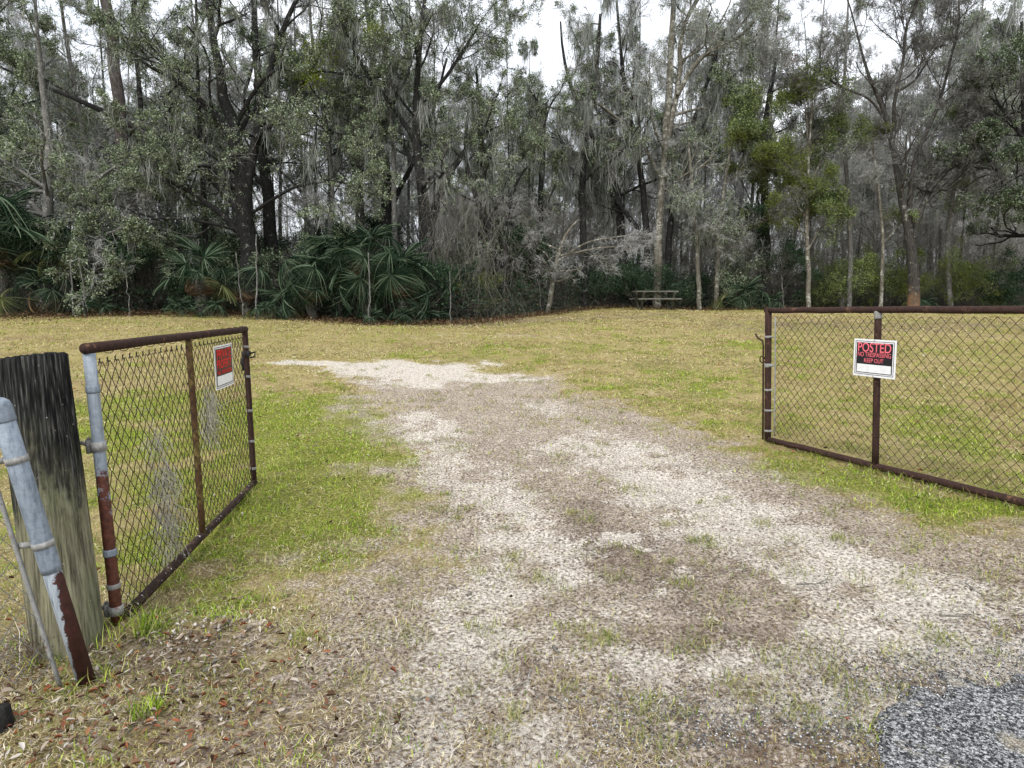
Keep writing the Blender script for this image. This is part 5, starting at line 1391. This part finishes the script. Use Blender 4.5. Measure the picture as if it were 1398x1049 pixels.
def palm(px, y, trunk_h, n, size, label, seed, name='cabbage_palm', group='palms along the edge of the wood', old=1, lo=-.35, hi=1.35):
    rng = np.random.default_rng(seed); b = foot(px, y); t = empty(name, b, label, 'palm', group)
    if trunk_h > 0:
        K = 14; pts = [np.array([0.03*math.sin(k), .0, trunk_h*k/(K-1)]) for k in range(K)]
        mb = MB(); mb.tube(pts, [.15*(1+.16*(k % 2)) for k in range(K)], 12)
        for k in range(26):
            a = k*2.4; z = trunk_h*(.25+.75*k/26); d = np.array([math.cos(a), math.sin(a), .9]); p = np.array([.13*math.cos(a), .13*math.sin(a), z]); mb.tube([p, p+d*.16], [.03, .015], 4)
        mb.build('trunk', M['stem_brush'], t, True)
    top = trunk_h
    for k in range(n):
        q = k/(n-1); el = hi+(lo-hi)*q**1.1; az = k*2.399+rng.normal(0, .2)
        me = (FO if k >= n-old else FR)[int(rng.integers(0, 4)) if q > .3 else 2]
        o = bpy.data.objects.new('frond', me); COL.objects.link(o); o.parent = t
        o.location = (.06*math.cos(az), .06*math.sin(az), top+rng.uniform(-.05, .08))
        o.rotation_euler = (rng.normal(0, .5), -el, az); s = size*rng.uniform(.68, 1.2); o.scale = (s, s, s)
    if trunk_h > 0:
        for k in range(4):
            o = bpy.data.objects.new('dead_frond', FD[k % 2]); COL.objects.link(o); o.parent = t; o['label'] = 'brown dead frond hanging down'
            az = rng.uniform(0, 6.28); o.location = (.08*math.cos(az), .08*math.sin(az), top-.1); o.rotation_euler = (rng.normal(0, .2), rng.uniform(.7, 1.15), az); o.scale = (size, size, size)
    return t
palm(425, 22.9, 1.1, 22, 1.0, 'broad fan palm at the left of the palm cluster', 1, old=0, lo=-.8)
palm(500, 22.8, 1.95, 26, 1.1, 'tallest fan palm in the middle of the palm cluster', 2, old=0, lo=-.9)
palm(550, 22.9, 1.35, 22, 1.05, 'fan palm at the right of the palm cluster', 3, old=0, lo=-.8)
palm(462, 23.6, 1.7, 22, 1.0, 'fan palm at the back of the palm cluster', 4)
palm(388, 22.9, .25, 12, .8, 'lower fan palm at the foot of the big live oak', 5)
palm(8, 22.8, 2.3, 26, 1.4, 'tall fan palm at the left edge', 6)
palm(62, 22.4, .5, 9, .95, 'short fan palm with drooping yellow-green frond near the left edge', 7, old=3)
palm(40, 23.4, 2.0, 26, 1.15, 'full green fan palm behind the left-edge palm', 11, old=0)
palm(335, 23.3, .9, 10, .75, 'ragged dark fan palm at the left foot of the big live oak', 12)
palm(92, 23.0, 1.6, 10, .8, 'ragged yellowish fan palm left of the pine', 8, old=6, hi=.9)
palm(275, 22.9, 1.2, 14, .95, 'dark fan palm left of the big live oak', 9)
for i, (px, y, s, lab) in enumerate([(285, 22.2, .42, 'small palmetto at the field edge left of the big live oak'), (245, 22.3, .35, 'small palmetto in the grass below the pine'), (510, 21.9, .3, 'tiny pale palmetto under the palm cluster'),
        (553, 21.9, .34, 'small bright palmetto at the right foot of the palm cluster'), (365, 22.1, .4, 'small palmetto between live oak and palm cluster'), (1015, 28, .75, 'bushy palmetto right of the picnic table'), (1053, 28, .5, 'small palmetto left of the right gate end'),
        (690, 25.5, .4, 'small palmetto below the crooked leaning tree'), (632, 24.3, .6, 'palmetto right of the dark V-fork oak'), (140, 22.5, .4, 'small palmetto below the ragged yellow palm'), (572, 22.6, .55, 'low palmetto under the right palms'), (1260, 28.3, .4, 'small palmetto by the foot of the forked tree')]):
    palm(px, y, 0, 10, s*1.25, lab, 40+i, 'palmetto', 'low palmettos along the edge of the wood', old=1, lo=.15, hi=1.3)

# pale crooked saplings in the dark of the left side
def sapling(px, y, top, r, seed, label):
    rng = np.random.default_rng(seed); b = foot(px, y); e_ = P(top[0], top[1], y); K = 10; pts = [lerp(b, e_, k/(K-1))+(rng.normal(0, .022, 3) if 0 < k < K-1 else 0) for k in range(K)]
    mb = MB(); mb.tube([p-b for p in pts], [.7*r*(1-.5*k/(K-1)) for k in range(K)], 8)
    o = mb.build('sapling', M['bark_mid'], None, True, V(b)); tag(o, label, 'sapling', 'pale saplings at the edge of the wood')
for i, (px, top, r, lab) in enumerate([(504, (503, 345), .045, 'thin pale sapling standing in front of the palm cluster'), (116, (108, 352), .04, 'pale crooked sapling right of the drooping palm frond'), (101, (95, 355), .045, 'pale stem beside the ragged yellow palm'),
        (175, (172, 372), .025, 'thin pale stem at the foot of the pine'), (332, (322, 345), .03, 'pale curved sapling against the live oak trunk'), (350, (350, 320), .05, 'pale stem in front of the big live oak'),
        (615, (614, 370), .03, 'pale stick-thin sapling right of the palms'), (716, (713, 385), .06, 'short pale stem left of the white-barked tree'), (738, (736, 380), .05, 'pale stem touching the white-barked tree'), (1070, (1066, 350), .03, 'pale sapling right of the bushy palmetto')]):
    sapling(px, {716: 26.6, 738: 26.8, 1070: 28.2}.get(px, 22.1 if px != 504 else 21.6), top, r, 60+i, lab)
#@@WORLD
# ------------------------------------------------------------------ light, sky, camera
w = bpy.data.worlds.new('World'); scene.world = w; w.use_nodes = True
nt = w.node_tree; nt.nodes.clear()
sky = N(nt, 'ShaderNodeTexSky'); sky.sky_type = 'NISHITA'; sky.sun_disc = False
ELEV, ROT = math.radians(48), math.radians(200)
sky.sun_elevation = ELEV; sky.sun_rotation = ROT; sky.air_density = 1.0; sky.dust_density = 3.0; sky.ozone_density = 1
hs = N(nt, 'ShaderNodeHueSaturation'); hs.inputs['Saturation'].default_value = .12; hs.inputs['Value'].default_value = 1.0
nt.links.new(sky.outputs[0], hs.inputs['Color'])
# closed cloud layer: evens the clear sky out to one soft grey-white
tcw = N(nt, 'ShaderNodeTexCoord'); nw = noise(nt, tcw.outputs['Generated'], 2.2, 5, .6)
cl_ = ramp(nt, nw, [(.35, (5.3, 5.75, 6.5)), (.65, (8.8, 9.1, 9.7))])
cm = mix(nt, .72, hs.outputs[0], cl_)
bg = N(nt, 'ShaderNodeBackground'); bg.inputs[1].default_value = .13
nt.links.new(cm, bg.inputs[0]); ow = N(nt, 'ShaderNodeOutputWorld'); nt.links.new(bg.outputs[0], ow.inputs[0])
sl = bpy.data.lights.new('Sun', 'SUN'); sl.energy = 1.5; sl.angle = math.radians(16); sl.color = (1, .975, .94)
so = bpy.data.objects.new('Sun', sl); COL.objects.link(so)
sd = Vector((math.sin(ROT)*math.cos(ELEV), math.cos(ROT)*math.cos(ELEV), math.sin(ELEV)))
so.rotation_euler = (-sd).to_track_quat('-Z', 'Y').to_euler(); so.location = (0, 0, 20)
cd = bpy.data.cameras.new('Camera'); co = bpy.data.objects.new('Camera', cd); COL.objects.link(co); scene.camera = co
cd.sensor_fit = 'HORIZONTAL'; cd.sensor_width = 36; cd.lens = 36*F0/W0; cd.clip_end = 2000; cd.clip_start = .05
co.location = (0, 0, CAMZ); co.rotation_euler = (PI/2-PITCH, 0, 0)
scene.render.engine = 'CYCLES'
scene.cycles.max_bounces = 6; scene.cycles.diffuse_bounces = 3; scene.cycles.transmission_bounces = 3
scene.view_settings.view_transform = 'Standard'; scene.view_settings.look = 'None'; scene.view_settings.gamma = 1; scene.view_settings.exposure = .68
